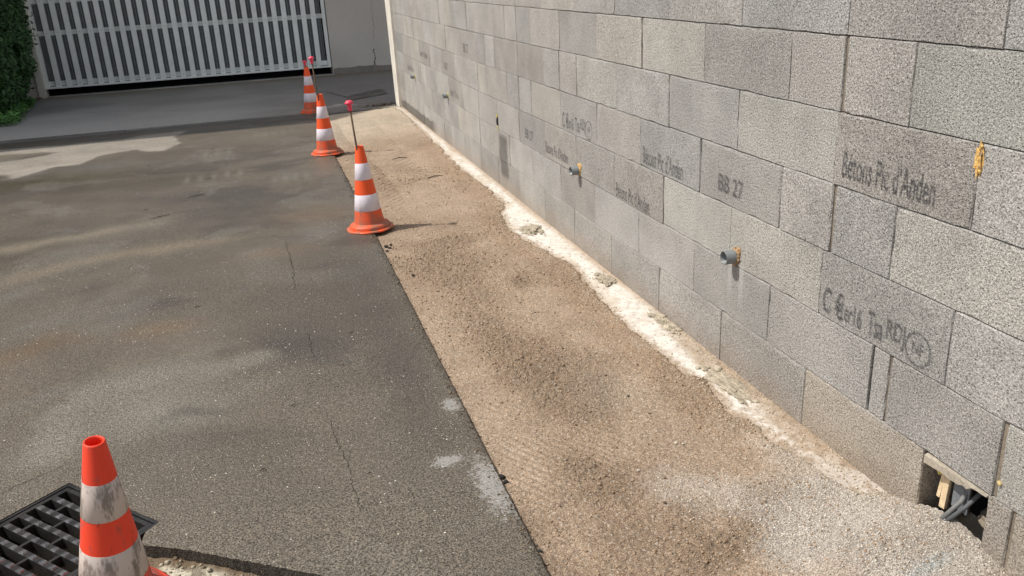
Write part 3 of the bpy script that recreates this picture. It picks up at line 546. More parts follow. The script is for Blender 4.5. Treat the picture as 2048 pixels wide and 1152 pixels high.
MB().add(V, F).build('mortar_lip', m_plain('pale_mortar', A(158, 149, 134, 1.0), .95, 150, .2, .003), WALL)
# printed marks on blocks
def text(s, y0, y1, z0, z1, key, slope=0.0, dbl=True):
    cu = bpy.data.curves.new('t', 'FONT'); cu.body = s; cu.size = 1; cu.resolution_u = 3; cu.offset = .012
    to = bpy.data.objects.new('t', cu); C.objects.link(to); dg = bpy.context.evaluated_depsgraph_get(); me = bpy.data.meshes.new_from_object(to.evaluated_get(dg)); bpy.data.objects.remove(to)
    co = np.array([v.co[:] for v in me.vertices]); lo = co.min(0); hi = co.max(0); o = bpy.data.objects.new('printed_mark', me)
    for v in me.vertices:
        u = (v.co.x - lo[0]) / (hi[0] - lo[0]); w = (v.co.y - lo[1]) / (hi[1] - lo[1]); v.co = Vector((-.0042, y0 + (y1 - y0) * u - 4.9, z0 + (z1 - z0) * w + slope * u))
    me.materials.clear(); setm(me, INK); me.update(); b = BL[key]; link(o, b); o['label'] = 'faded black inkjet maker lettering' if s == NM else 'faded black inkjet code'; return o
def ring(y, z, ro, ri, key):
    m = MB(); n = 28; v = [(-.0042, y - 4.9 + rr * math.cos(2 * math.pi * k / n), z + rr * math.sin(2 * math.pi * k / n)) for rr in (ro, ri) for k in range(n)]
    m.add(v, [(k, (k + 1) % n, n + (k + 1) % n, n + k) for k in range(n)]); o = m.build('printed_mark', INK, BL[key]); o['label'] = 'faded round printed emblem'
NM = "B\u00e9tons Pic d'Anden"
text(NM, 1.973, 1.624, .828, .905, (2, 2.01)); text(NM, 3.272, 2.911, .615, .690, (3, 3.30)); text('BB 27', 2.640, 2.476, .640, .705, (3, 2.78)); text(NM, 3.565, 3.208, .405, .475, (4, 3.59))
text(NM, 4.585, 4.214, .425, .490, (4, 4.60)); text('BB 27', 4.976, 4.82, .440, .500, (4, 5.105))
def cem(y0, y1, z, key, a='1er16', b='Tsa', c='RDJ'):
    L = y0 - y1; text('C \u20ac', y0, y0 - .22 * L, z - .042, z + .042, key); text(a, y0 - .20 * L, y0 - .40 * L, z - .035, z + .025, key)
    text(b, y0 - .46 * L, y0 - .60 * L, z - .035, z + .035, key); text(c, y0 - .63 * L, y0 - .79 * L, z - .030, z + .040, key)
    ring(y0 - .90 * L, z - .002, .046, .041, key); text('NF', y0 - .855 * L, y0 - .945 * L, z - .016, z + .016, key)
cem(2.010, 1.574, .460, (4, 2.03)); cem(4.285, 3.860, .655, (3, 4.32))
text('BB 27', 6.49, 6.333, .835, .900, (2, 6.62)); text(NM, 8.34, 7.98, .665, .725, (3, 8.40)); text('BB 27', 7.24, 7.11, .645, .70, (3, 7.36)); text(NM, 9.13, 8.76, .468, .53, (4, 9.39)); text(NM, 7.07, 6.77, .445, .51, (4, 7.13))
# white rendered end of the wall
me = MB(); v = [(-.02, 9.865, 1.6), (-.02, 10.25, 1.6), (.2, 10.25, 1.6), (.2, 9.865, 1.6), (-.035, 9.73, -.05), (-.035, 9.98, -.05), (.2, 9.98, -.05), (.2, 9.73, -.05)]
me.add(v, [(0, 1, 2, 3), (7, 6, 5, 4), (4, 5, 1, 0), (5, 6, 2, 1), (6, 7, 3, 2), (7, 4, 0, 3)]); e_ = me.build('wall_end_pillar', WHITER); tag(e_, 'narrow white rendered pillar closing the far end of the block wall', 'pillar')

# drain pipes through the wall with foam collars
def foam_bits(parent, loc, n, r, mat, seed, sx=.6, name='foam_collar'):
    bm_ = MB(); rnd = random.Random(seed)
    o = None; vs = []; fs = []
    for k in range(n):
        t = rnd.uniform(1.2, 4.6); t = math.pi * 1.0 - t + .6 if False else t; rr = r * rnd.uniform(.8, 1.12); s = rnd.uniform(.0025, .0075)
        b = bmesh.new(); bmesh.ops.create_icosphere(b, subdivisions=1, radius=s)
        for v in b.verts: v.co *= rnd.uniform(.7, 1.35)
        b.verts.index_update(); n0 = len(vs); vs += [(v.co.x * sx + loc[0] - rnd.uniform(0, .004), v.co.y + loc[1] + rr * math.cos(t), v.co.z + loc[2] + rr * math.sin(t)) for v in b.verts]; fs += [tuple(v.index + n0 for v in f.verts) for f in b.faces]; b.free()
    return MB().add(vs, fs).build(name, mat, parent, True)
PIPES = [(8.744, .433, 'farthest short grey plastic pipe stub near the white end of the wall', FOAMY, .045, .020), (7.19, .428, 'short grey pipe stub between the farthest pipe and the open foamed hole', FOAMY, .045, .021), (4.055, .425, 'grey pipe stub with ragged yellow foam collar in the middle of the wall', FOAM, .047, .0235), (2.512, .4325, 'nearest and largest looking grey pipe stub with brown foam collar', m_plain('dirty_foam', A(164, 136, 104, 1.0), .95, 150, .3, .003, 30), .046, .0245)]
for (y, z, lab, fm, ln, rad) in PIPES:
    P = empty('drain_pipe', (0, y, z)); tag(P, lab, 'pipe', 'drain pipes through the block wall'); Mx = Matrix.Rotation(-math.pi / 2, 4, 'Y')
    t = MB().lathe([(rad - .003, -.15), (rad - .003, ln - .001), (rad - .001, ln), (rad, ln - .001), (rad, -.15)], 28, Mx).build('pipe_tube', PVC, P, False); t.data.polygons.foreach_set('use_smooth', [True] * len(t.data.polygons))
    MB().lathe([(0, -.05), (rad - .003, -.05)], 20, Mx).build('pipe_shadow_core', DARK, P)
    for kk, an in enumerate((-.5, .3, 1.0, 1.7, 2.5)[:(5 if rad > .022 else 2)]): lump('foam_body', .006, .010, .013, 300 + kk + int(y * 10), fm, P, (-.002, -abs(math.cos(an - 1.0)) * (rad + .005), math.sin(an) * (rad + .004)), sub=3, amp=.8, fr=2.6)
    foam_bits(P, (-.002, 0, 0), 30 if rad > .022 else 16, rad + .003, fm, int(y * 10))
H = empty('foam_filled_hole', (0, 5.62, .445)); tag(H, 'dark ragged hole with yellow foam above a wet stain on the wall', 'hole')
lump('hole_mouth', .006, .022, .035, 5, DARK, H, (-.001, 0, 0), sub=3, amp=.3); foam_bits(H, (-.003, .004, .036), 8, .012, FOAMY, 3); foam_bits(H, (-.003, -.010, -.045), 7, .012, FOAMY, 4)
F1 = empty('foam_blob', (0, 1.508, .965)); tag(F1, 'strip of orange expanding foam squeezed into an upright joint at the upper right', 'foam'); rnd = random.Random(8)
lump('foam_body', .0055, .0095, .033, 21, FOAM, F1, (-.002, 0, -.001), sub=4, amp=.75, fr=4.5)
for k in range(9): lump('foam_bead', .004, rnd.uniform(.003, .006), rnd.uniform(.003, .006), 20 + k, FOAM if k % 3 else bpy.data.materials.get('dirty_foam', FOAM), F1, (-.005, rnd.uniform(-.007, .007), rnd.uniform(-.03, .03)), sub=2, amp=.9, fr=2.6)
d_ = lump('plaster_dab', .004, .0065, .006, 31, m_plain('tan_plaster', A(205, 180, 130, 1.0)), None, (-.003, 1.318, .249), sub=2, amp=.4); tag(d_, 'tiny tan dab of mortar stuck to the wall beside the opening', 'mortar')

# things inside the opening
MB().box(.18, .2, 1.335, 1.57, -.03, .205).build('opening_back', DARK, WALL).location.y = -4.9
for k, (y, yt, x, z0, z1, w, rx) in enumerate(((1.522, 1.512, .035, .075, .158, .0055, 0), (1.505, 1.499, .030, .055, .160, .0050, 0), (1.494, 1.488, .026, .060, .165, .0060, 0), (1.513, 1.508, .05, .045, .14, .006, 0))):
    o = MB().add([(x + a * .004, (y if c == 0 else yt) + b * w, z0 if c == 0 else z1) for c in (0, 1) for a, b in ((-1, -1), (1, -1), (1, 1), (-1, 1))], [(0, 3, 2, 1), (4, 5, 6, 7), (0, 1, 5, 4), (1, 2, 6, 5), (2, 3, 7, 6), (3, 0, 4, 7)]).build('wood_offcut', WOODM)
    tag(o, ('leftmost short pale wood sliver in the wall opening', 'middle pale wood sliver in the wall opening', 'rightmost pale wood sliver in the wall opening, beside the hoses', 'long pale wood sliver behind the others in the wall opening')[k], 'wood offcut', 'wood slivers in the wall opening')
o = MB().tube([(.05, 1.44, .165), (.02, 1.435, .12), (-.012, 1.455, .062)], [.007, .006, .007], 10).build('rubber_hose', m_plain('pale_grey_rubber', A(128, 128, 126, 1.0), .7), None, True); tag(o, 'bent grey rubber hose end in the opening, left one of the pair', 'hose')
o = MB().tube([(.06, 1.405, .17), (.02, 1.418, .115), (-.012, 1.445, .058)], [.0065, .0055, .006], 10).build('rubber_hose', RUBBER, None, True); tag(o, 'dark grey rubber hose crossing in front in the wall opening, right one of the pair', 'hose')
o = MB().box(.03, .034, 1.425, 1.475, .08, .175, Matrix.Rotation(.0, 4, 'X')).build('plastic_sheet', m_plain('grey_sheet', A(120, 124, 128, 1.0), .6)); tag(o, 'stiff light grey plastic offcut behind the hoses in the opening', 'plastic scrap')
o = lump('foam_scrap', .008, .010, .022, 40, FOAMY, None, (.03, 1.525, .160), sub=2, amp=.4); tag(o, 'crumb of yellow foam above the wood slivers in the opening', 'foam')
o = lump('rubble', .03, .05, .02, 41, MORTAR, None, (.08, 1.38, .075), sub=3, amp=.4); tag(o, 'dark broken mortar heap at the back of the opening', 'rubble')
# mortar splashes on the footing
ML = ['large flat mortar splatter on the pale footing, farthest of the four', 'rounded crumbly mortar lump at the wall foot, second from far', 'thin long mortar splatter against the wall foot, third from far', 'nearest long mortar splatter on the pale footing']
for i, (x, y, sx, sy, h) in enumerate(MOUNDS):
    P = empty('mortar_splatter', (x, y, 0)); tag(P, ML[i], 'mortar', 'mortar splatters on the footing'); rnd = random.Random(60 + i)
    mm = m_plain('splatter_mortar', A(196, 184, 162), .95, 120, .25, .005, 25, bs=1.0) if i == 0 else bpy.data.materials['splatter_mortar']
    lump('crust', sx * .8, sy * .8, h * .8, 70 + i, mm, P, (0, 0, 0), sub=4, amp=.8, fr=4.5, flat=True)
    for k in range(16): s = rnd.uniform(.004, .013); lump('crumb', s * 1.3, s * 1.6, s * .7, 80 + k, mm, P, (rnd.uniform(-sx, sx * .8) * .8, rnd.uniform(-sy, sy), h * .35), sub=2, amp=.45)

# ------------------------------------------------------------------ traffic cones
def P(px, zz=0): return px
def cone(base, top, label, mats, marks=None):
    base = Vector(base); top = Vector(top); ax = (top - base).normalized(); q = Vector((0, 0, 1)).rotation_difference(ax)
    R0 = empty('traffic_cone', base); R0.rotation_mode = 'QUATERNION'; R0.rotation_quaternion = q; tag(R0, label, 'traffic cone', 'striped traffic cones'); h = (top - base).length
    n = 40; z0 = .040; rb, rt = .089, .0235; rad = lambda z: rb + (rt - rb) * (z - z0) / (h - z0)
    # octagonal rubber plate with rounded corners
    pl = MB(); prof = ((.128, .0), (.134, .003), (.134, .009), (.128, .012), (.100, .014))
    def oc(r, t): a = (t + math.pi / 8) % (math.pi / 4) - math.pi / 8; return r * (.55 / math.cos(a) + .45) * 1.03
    v = []; f = []
    for (r, z) in prof:
        for k in range(n): t = 2 * math.pi * k / n; rr = oc(r, t); v.append((rr * math.cos(t), rr * math.sin(t), z))
    for i in range(len(prof) - 1):
        for k in range(n): f.append((i * n + k, i * n + (k + 1) % n, (i + 1) * n + (k + 1) % n, (i + 1) * n + k))
    pl.add(v, f).build('base_plate', mats[0], R0, True)
    MB().lathe([(.118, .013), (.119, .026), (.115, .033), (.104, .038), (.090, .041), (.086, .046)], n).build('collar', mats[0], R0, True)
    MB().lathe([(rad(.041), .041), (rad(.15), .15), (rad(.3), .3), (rad(h - .004), h - .004), (rt - .001, h), (rt - .004, h), (rt - .0045, h - .006), (rt + .012, h - .12), (rb - .012, .06)], n).build('cone_body', mats[0], R0, True)
    for a, b in ((.575, .785), (.175, .385)):
        za, zb = h * (1 - .0), 0
        za = z0 + (h - z0) * a; zb = z0 + (h - z0) * b
        MB().lathe([(rad(za), za), (rad(za) + .0009, za + .001), (rad(zb) + .0009, zb - .001), (rad(zb), zb)], n).build('reflective_band', mats[1], R0, True)
    return R0
def marker(a, k, lab):
    a = Vector(a); k = Vector(k); d = (k - a).normalized(); P0 = empty('marker_stake', a); tag(P0, lab, 'stake', 'steel stakes with red caps'); L = (k - a)
    MB().tube([(0, 0, 0), L - d * .02], .0055, 10).build('rod', RUST, P0, True)
    q = Vector((0, 0, 1)).rotation_difference(d).to_matrix().to_4x4(); q.translation = L - d * .045
    MB().lathe([(.0, .0), (.010, .0), (.0115, .004), (.013, .030), (.0135, .036), (.0225, .040), (.0245, .043), (.0245, .047), (.020, .054), (.011, .059), (0, .0605)], 24, q).build('mushroom_cap', CAP, P0, True)
O1 = (ORANGE, BAND); O2 = (ORANGE2, BAND2)
cone((-.992, 4.975, -.003), (-1.003, 4.985, .491), 'orange and white traffic cone with dusty foot on the asphalt edge, third from the gate', O1)
cone((-1.032, 7.46, -.002), (-1.036, 7.465, .497), 'orange and white traffic cone in the middle of the row at the sand edge', O1)
cone((-.985, 9.95, .002), (-.992, 9.955, .497), 'orange and white traffic cone standing on the channel drain, nearest the gate', O1)
cone((-2.02, 1.95, -.035), (-1.9738, 1.909, .455), 'grimy red and white traffic cone beside the cast iron grate in the foreground', O2)
for o_, b_, t_ in zip([o for o in C.objects if o.name.startswith('traffic_cone')], ((-.992, 4.975, -.003), (-1.032, 7.46, -.002), (-.985, 9.95, .002)), ((-1.005, 4.985, .491), (-1.035, 7.465, .497), (-.995, 9.955, .497))):
    pass
marker((-.992, 4.985, .02), (-1.035, 4.96, .742), 'steel stake with pink red mushroom cap rising from the dusty third cone')
marker((-1.030, 7.46, .02), (-1.070, 7.43, .795), 'steel stake with pink red cap in the middle cone, leaning left')
marker((-.985, 9.95, .02), (-1.000, 9.97, .552), 'short stake with small red cap in the cone nearest the gate')

# ------------------------------------------------------------------ gate and its building
GY = 13.87; GX0, GX1, GTOP = -4.45, -.40, 2.35
gb = empty('garage_building', (-1, 14.2, 0)); tag(gb, 'beige rendered building front holding the grey slatted gate', 'building')
def gp(name, boxes, mat):
    m_ = MB()
    for b in boxes: m_.box(b[0] + 1, b[1] + 1, b[2] - 14.2, b[3] - 14.2, b[4], b[5])
    return m_.build(name, mat, gb)
gp('front_wall', [(GX1, 5.0, 13.80, 14.2, -.1, 3.2), (GX0 - .085, GX1, 13.802, 14.2, GTOP, 3.2), (-7.5, GX0 - .085, 13.802, 14.2, -.1, 3.2)], CREAM)
gp('door_jamb', [(GX0 - .085, GX0, 13.77, 13.99, -.02, GTOP)], m_plain('pale_jamb', A(150, 146, 134, .46), .9, 60, .08, .002, 4))
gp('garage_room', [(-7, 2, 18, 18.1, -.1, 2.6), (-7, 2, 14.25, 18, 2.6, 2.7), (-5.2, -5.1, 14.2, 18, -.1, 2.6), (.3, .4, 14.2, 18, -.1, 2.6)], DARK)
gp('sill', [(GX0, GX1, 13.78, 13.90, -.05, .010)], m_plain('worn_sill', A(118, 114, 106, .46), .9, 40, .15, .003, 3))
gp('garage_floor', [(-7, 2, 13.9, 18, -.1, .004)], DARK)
# stains and cracks in the render
def wallcrack(pts, w, seed):
    rnd = random.Random(seed); V = []; F = []; P_ = []
    for i in range(len(pts) - 1):
        for k in range(8): t = k / 8; P_.append((pts[i][0] * (1 - t) + pts[i + 1][0] * t + rnd.uniform(-.008, .008), pts[i][1] * (1 - t) + pts[i + 1][1] * t))
    for i, (x, z) in enumerate(P_): ww = w * rnd.uniform(.3, 1.3); V += [(x - ww + 1, 13.798 - 14.2, z), (x + ww + 1, 13.798 - 14.2, z)]
    for i in range(len(P_) - 1): F.append((2 * i, 2 * i + 1, 2 * i + 3, 2 * i + 2))
    MB().add(V, F).build('crack', m_plain('render_crack', A(84, 78, 72, .46)) if 'render_crack' not in bpy.data.materials else bpy.data.materials['render_crack'], gb)
wallcrack([(.30, 1.15), (.285, .9), (.295, .7), (.27, .45)], .002, 1); wallcrack([(.25, .34), (.27, .2), (.24, .1), (.25, .02)], .010, 2)
lump_ = None
V = []; F = []; rnd = random.Random(5)
for i in range(60):
    x = -.39 + i * .025; h_ = .05 + .07 * float(fbm(np.array([x * 4]), np.array([1.0]), 4, 2)[0]); V += [(x + 1, 13.797 - 14.2, -.02), (x + 1, 13.797 - 14.2, h_)]
for i in range(59): F.append((2 * i, 2 * i + 2, 2 * i + 3, 2 * i + 1))
MB().add(V, F).build('damp_stain', m_plain('damp_render', A(98, 92, 84, .46), .95, 60, .2, .003), gb)

G = empty('garage_gate', ((GX0 + GX1) / 2, GY, 0)); tag(G, 'wide light grey gate of vertical slats with perforated strips and horizontal rails', 'gate'); gx = (GX0 + GX1) / 2
zb = .118
def gm(name, b, mat): return MB().box(b[0] - gx, b[1] - gx, b[2], b[3], b[4], b[5]).build(name, mat, G)
gm('frame_post', (GX0 + .004, GX0 + .062, -.045, .02, zb, GTOP), GATEM); gm('frame_post', (GX1 - .062, GX1 - .012, -.045, .02, zb, GTOP), GATEM)
gm('bottom_rail', (GX0 + .062, GX1 - .062, -.012, .03, zb + .028, .212), GATED); gm('bottom_edge', (GX0 + .004, GX1 - .012, -.052, -.020, zb - .006, zb + .022), GATEM)
for z in (.835, 1.262, 1.70, 2.28): gm('cross_rail', (GX0 + .062, GX1 - .062, -.004, .035, z, z + .065), GATED)
gm('lock_box', (-.60, -.47, -.075, -.045, .150, .215), GATEM)
sm = MB(); sm.box(-.036, .036, -.040, -.036, 0, GTOP - zb - .024); sm.box(-.034, -.0315, -.036, -.006, 0, GTOP - zb - .024); sm.box(.0315, .034, -.036, -.006, 0, GTOP - zb - .024); slat = sm.mesh('slat'); setm(slat, GATEM)
pm = MB(); PH = GTOP - .212
pm.box(-.0385, -.0345, .002, .004, 0, PH); pm.box(.0345, .0385, .002, .004, 0, PH); pm.box(-.0028, .0028, .002, .004, 0, PH)
k = 0
while k * .0135 < PH: pm.box(-.0345, -.0028, .0022, .0038, k * .0135, k * .0135 + .0056); pm.box(.0028, .0345, .0022, .0038, k * .0135, k * .0135 + .0056); k += 1
perf = pm.mesh('perforated_strip'); setm(perf, SLOT)
for k in range(28):
    xc = -4.336 + .1413 * k
    o = link(bpy.data.objects.new('perforated_strip', perf), G); o.location = (xc - gx, 0, .212); o['kind'] = 'stuff'
    if k < 27: o = link(bpy.data.objects.new('slat', slat), G); o.location = (xc + .0706 - gx, 0, zb + .022)
for zc in (.17, .868, 1.30):
    mm = MB()
    for k in range(27): mm.lathe([(0, 0), (.005, 0), (.005, .003), (0, .004)], 6, Matrix.Translation((-4.336 + .1413 * k + .0706 - gx, -.040, zc)) @ Matrix.Rotation(math.pi / 2, 4, 'X'))
    o = mm.build('rivets', SLOT, G); o['kind'] = 'stuff'
# unseen shade caster, building plan shaped to set the shadow edge before the gate
nb = empty('shade_caster_building', (-9, 15, 0)); tag(nb, 'tall plain unseen building left of the hedge, shaped to cast shade on the gate', 'building')
pts = [(-14, 10.37), (-7.3, 10.37), (-6.2, 11.27), (-5.0, 12.3), (-5.05, 20), (-14, 20)]; HB = 9.0
V = [(x + 9, y - 15, z) for z in (-.1, HB) for x, y in pts]; n = len(pts); F = [(k, (k + 1) % n, n + (k + 1) % n, n + k) for k in range(n)] + [tuple(n + k for k in range(n)), tuple(reversed(range(n)))]
MB().add(V, F).build('wall', m_plain('shade_caster_render', (.42, .39, .34)), nb)
for z in (3.2, 6.0):
    for x in (-12.5, -10.6, -8.7): MB().box(x + 9, x + 10, -4.66, -4.60, z, z + 1.4).build('window', m_plain('window_glass', (.05, .06, .07), .1) if 'window_glass' not in bpy.data.materials else bpy.data.materials['window_glass'], nb)

# ------------------------------------------------------------------ hedge and ground cover
def leaves(name, n, sampler, size, mat, parent, seed, tilt=.7):
    rs = np.random.RandomState(seed); p, nrm = sampler(rs, n); n = len(p); nrm = nrm / np.linalg.norm(nrm, axis=1, keepdims=True) + rs.normal(0, tilt, (n, 3)); nrm /= np.linalg.norm(nrm, axis=1, keepdims=True)
    t = np.cross(nrm, rs.normal(0, 1, (n, 3)) + [0, 0, -.6]); t /= np.linalg.norm(t, axis=1, keepdims=True); b = np.cross(nrm, t); s = size * rs.uniform(.6, 1.35, (n, 1))
    v = np.stack([p - t * s, p - t * s * .35 + b * s * .42 + nrm * s * .10, p + t * s * .45 + b * s * .36 + nrm * s * .08, p + t * s * 1.1 - nrm * s * .12, p + t * s * .45 - b * s * .36 + nrm * s * .08, p - t * s * .35 - b * s * .42 + nrm * s * .10], 1).reshape(-1, 3)
    f = np.arange(n)[:, None] * 6; q = np.concatenate([f + [0, 1, 2, 3], f + [0, 3, 4, 5]], 1).reshape(-1, 4)
    me_ = bpy.data.meshes.new(name); me_.vertices.add(len(v)); me_.vertices.foreach_set('co', v.astype(np.float32).ravel()); me_.loops.add(q.size); me_.loops.foreach_set('vertex_index', q.astype(np.int32).ravel()); me_.polygons.add(len(q)); me_.polygons.foreach_set('loop_start', np.arange(0, q.size, 4, dtype=np.int32)); me_.update(calc_edges=True)
    o = obj(name, me_, parent, mat); o['kind'] = 'stuff'; return o
HG = empty('hedge', (-5.0, 12.5, 0)); tag(HG, 'dense dark green leafy hedge left of the gate', 'hedge')
def hx(y, z):   # east face of the hedge
    return -4.36 - .06 * (y - 11.6) + .14 * (fbm(y * 2.2, z * 2.4, 4, 2) - .5) * 2 - .20 * sst(.55, .0, z) + 0 * y
def hs(rs, n):
    a = n * 2 // 3; y = rs.uniform(11.55, 13.55, a); z = rs.uniform(.08, 2.0, a); x = hx(y, z) + rs.normal(0, .05, a) - np.abs(rs.normal(0, .05, a)); p1 = np.stack([x, y, z], 1); n1 = np.tile([1., -.5, .4], (a, 1))
    b = n - a; x = rs.uniform(-5.8, -4.35, b); z = rs.uniform(.08, 2.0, b); y = 11.6 + .16 * (fbm(x * 2.4, z * 2.4, 4, 5) - .5) * 2 + np.abs(rs.normal(0, .06, b)) + .18 * sst(.5, 0, z); p2 = np.stack([x, y, z], 1); n2 = np.tile([.2, -1., .5], (b, 1))
    return np.concatenate([p1, p2]) - [-5.0, 12.5, 0], np.concatenate([n1, n2])
leaves('foliage', 15000, hs, .030, LEAF, HG, 3)
MB().box(-.75, .44, -.72, .95, .15, 1.95).build('inner_shade_core', HEDGEIN, HG)  # near-black box standing in for the shade inside the hedge
for k in range(7): x = -.7 + .2 * k; MB().tube([(x, -.6 + .1 * (k % 3), -.05), (x + .03, -.62, .3)], [.02, .012], 7).build('stem', BARK, HG)
gc = leaves('ground_ivy', 3200, lambda rs, n: ((lambda y, u: (np.stack([-4.28 - .10 * (y - 11.3) - u * 1.1 + rs.normal(0, .03, n), y, .02 + .10 * rs.beta(1.4, 2, n)], 1), np.tile([.2, -.3, 1.], (n, 1))))(rs.uniform(11.0, 13.1, n), rs.beta(1, 1.6, n))), .030, LEAF2, None, 5, .5)
tag(gc, 'bright green low ivy leaves at the foot of the hedge', 'ivy', kind='stuff')
tag(MB().box(-7, -4.5, 11.0, 13.80, -.02, .012).build('flower_bed', m_plain('bed_earth', A(74, 62, 50, .46), .95, 60, .3, .006)), kind='structure')
# dead leaves and debris heaped over the end of the channel
rs = np.random.RandomState(2)
db = leaves('leaf_debris', 420, lambda rs, n: (np.stack([rs.normal(-.12, .16, n).clip(-.6, .02), 9.90 + rs.normal(0, .055, n) + .1, .004 + .010 * rs.rand(n)], 1), np.tile([0, 0, 1.], (n, 1))), .011, m_leaf('dead_leaf', (.06, .045, .03), (.22, .17, .11)), None, 6, .5)
tag(db, 'brown dead leaves and grit heaped over the end of the channel drain', 'debris', kind='stuff')

# ------------------------------------------------------------------ cast iron grate
GR = empty('iron_grate', (GA.x, GA.y, -.004)); GR.rotation_euler.z = math.atan2(GU.y, GU.x); tag(GR, 'square cast iron drain grate with long slots and raised studs in the asphalt', 'drain grate')
# local +x = GU; the grate lies towards local -y
def gbx(name, x0, x1, y0, y1, z0, z1, mat=IRON): return MB().box(x0, x1, -y1, -y0, z0, z1).build(name, mat, GR)
Lg = GL; fo = .010
gbx('outer_frame', 0, Lg, 0, fo, -.06, .002); gbx('outer_frame', 0, Lg, Lg - fo, Lg, -.06, .002); gbx('outer_frame', 0, fo, fo, Lg - fo, -.06, .002); gbx('outer_frame', Lg - fo, Lg, fo, Lg - fo, -.06, .002)
i0 = fo + .004; i1 = Lg - i0; bw = .016
gbx('rim', i0, i1, i0, i0 + .014, -.035, 0); gbx('rim', i0, i1, i1 - .014, i1, -.035, 0); gbx('rim', i0, i0 + .014, i0 + .014, i1 - .014, -.035, 0); gbx('rim', i1 - .014, i1, i0 + .014, i1 - .014, -.035, 0)
NR = 8; pitch = (i1 - i0 - .028 + .019) / NR
stud = MB(); stud.add([(-.0130, -.0085, 0), (.0110, -.0085, 0), (.0110, .0080, 0), (-.0130, .0080, 0), (-.0010, -.006, .0050), (.0090, -.006, .0050), (.0090, .0062, .0050), (.0020, .0062, .0050)], [(0, 1, 5, 4), (1, 2, 6, 5), (2, 3, 7, 6), (3, 0, 4, 7), (4, 5, 6, 7)]); studm = stud.mesh('raised_stud'); setm(studm, IRONS)
hol = MB(); hol.add([(-.0085, -.0065, .0003), (.0085, -.0065, .0003), (0, .0065, .0022)], [(0, 1, 2)]); 
for r in range(NR + 0):
    yb_ = i0 + .014 + r * pitch
    if r > 0: gbx('slot_bar', i0 + .014, i1 - .014, yb_ - .019, yb_, -.035, 0)
    for k in range(5):
        xr = i0 + .014 + (k * .138 if r % 2 == 0 else k * .138 - .069)
        if i0 + .03 < xr < i1 - .03: gbx('cross_rib', xr - .005, xr + .005, yb_, yb_ + pitch - .019, -.035, -.0015)
    if r > 0:
        for k in range(9):
            xk = i0 + .030 + k * .0455 + (.0225 if r % 2 else 0)
            if xk < i1 - .02 : o = link(bpy.data.objects.new('raised_stud', studm), GR); o.location = (xk, -(yb_ - .0095), 0)
gbx('catch_pit', .0, Lg, 0, Lg, -.60, -.58, DARK); gbx('pit_side', 0, .01, 0, Lg, -.58, -.06, DARK); gbx('pit_side', Lg - .01, Lg, 0, Lg, -.58, -.06, DARK); gbx('pit_side', .01, Lg - .01, 0, .01, -.58, -.06, DARK); gbx('pit_side', .01, Lg - .01, Lg - .01, Lg, -.58, -.06, DARK)

# ------------------------------------------------------------------ small things
def pebble(x, y, s, seed, mat=STONE, lab='small pale stone lying loose on the tan sand', cat='stone', grp='loose stones on the sand', name='stone'):
    z = float(sand_z(np.array([x]), np.array([y]))[0]) if x > -.985 else 0.0
    o = lump(name, s, s * 1.15, s * .75, seed, mat, None, (x, y, z + s * .45), (0, 0, seed), 2, .35); tag(o, lab, cat, grp)
for i, (x, y, s) in enumerate(((-.415, 2.115, .006), (-.40, 2.10, .004), (-.585, 2.02, .0045), (-.27, 1.95, .004), (-.72, 3.32, .004), (-.50, 4.2, .005), (-.905, 7.15, .009), (-.83, 6.9, .006), (-.80, 4.35, .004), (-.33, 1.72, .004), (-.62, 5.1, .006), (-.2, 1.9, .0035), (-.30, 3.1, .004))): pebble(x, y, s, 100 + i)
rnd = random.Random(12)
for i in range(22):
    x = rnd.uniform(-.93, -.3); y = rnd.choice((rnd.uniform(1.5, 3.4), rnd.uniform(2.6, 5.2))); pebble(x, y, rnd.uniform(.0025, .0048), 140 + i, m_plain('damp_grit', A(112, 92, 72)) if 'damp_grit' not in bpy.data.materials else bpy.data.materials['damp_grit'], 'dark damp grit crumb on the tan sand', 'grit', 'grit crumbs on the sand', 'grit_crumb')
for i, (x, y, s) in enumerate(((-.955, 4.60, .012), (-.940, 4.56, .009), (-.925, 4.62, .008), (-.962, 4.52, .009), (-.973, 2.15, .010), (-.968, 2.12, .007), (-.972, 1.78, .006), (-.90, 4.05, .008))):
    pebble(x, y, s, 170 + i, BITUM, 'black asphalt crumb on the sand against the cut slab edge', 'asphalt crumb', 'asphalt crumbs along the cut edge', 'asphalt_crumb')
TWL = ['long dark twig on the mid asphalt, farther one of the slanting pair', 'short dark twig left of the middle cone on the asphalt', 'longest slanting twig on the left half of the asphalt', 'tiny dark bit beside the longest slanting twig', 'small twig on the brown muddy asphalt, left of the far crack', 'small twig between the two nearer cracks and the sand', 'tiny twig on the asphalt above the pale scratch', 'tiny twig near the grimy foreground cone', 'tiny dark bit beside the nearest long crack', 'dark twig near the white dried cement patch', 'small slanting twig just in front of the white cement patch']
for i, (x, y, L, a) in enumerate(((-2.05, 6.35, .13, .5), (-1.98, 6.9, .05, 0), (-2.25, 5.85, .14, .55), (-2.36, 6.1, .03, 0), (-1.93, 4.0, .03, .1), (-1.28, 3.4, .03, .8), (-1.55, 2.82, .02, .9), (-1.66, 2.42, .02, .7), (-1.35, 2.28, .018, 0), (-2.0, 8.2, .04, .1), (-2.5, 7.7, .03, .9))):
    c, s = math.cos(a), math.sin(a); z = .0035; p = [(x - c * L / 2, y - s * L / 2, z), (x, y + .01 * L, z + .002), (x + c * L / 2, y + s * L / 2, z)]
    o = MB().tube(p, [.0008, .0022 if L > .1 else .0018, .0008], 6).build('twig', m_plain('dark_twig', (.03, .025, .02)) if 'dark_twig' not in bpy.data.materials else bpy.data.materials['dark_twig'])
    tag(o, TWL[i], 'twig', 'twigs on the asphalt')
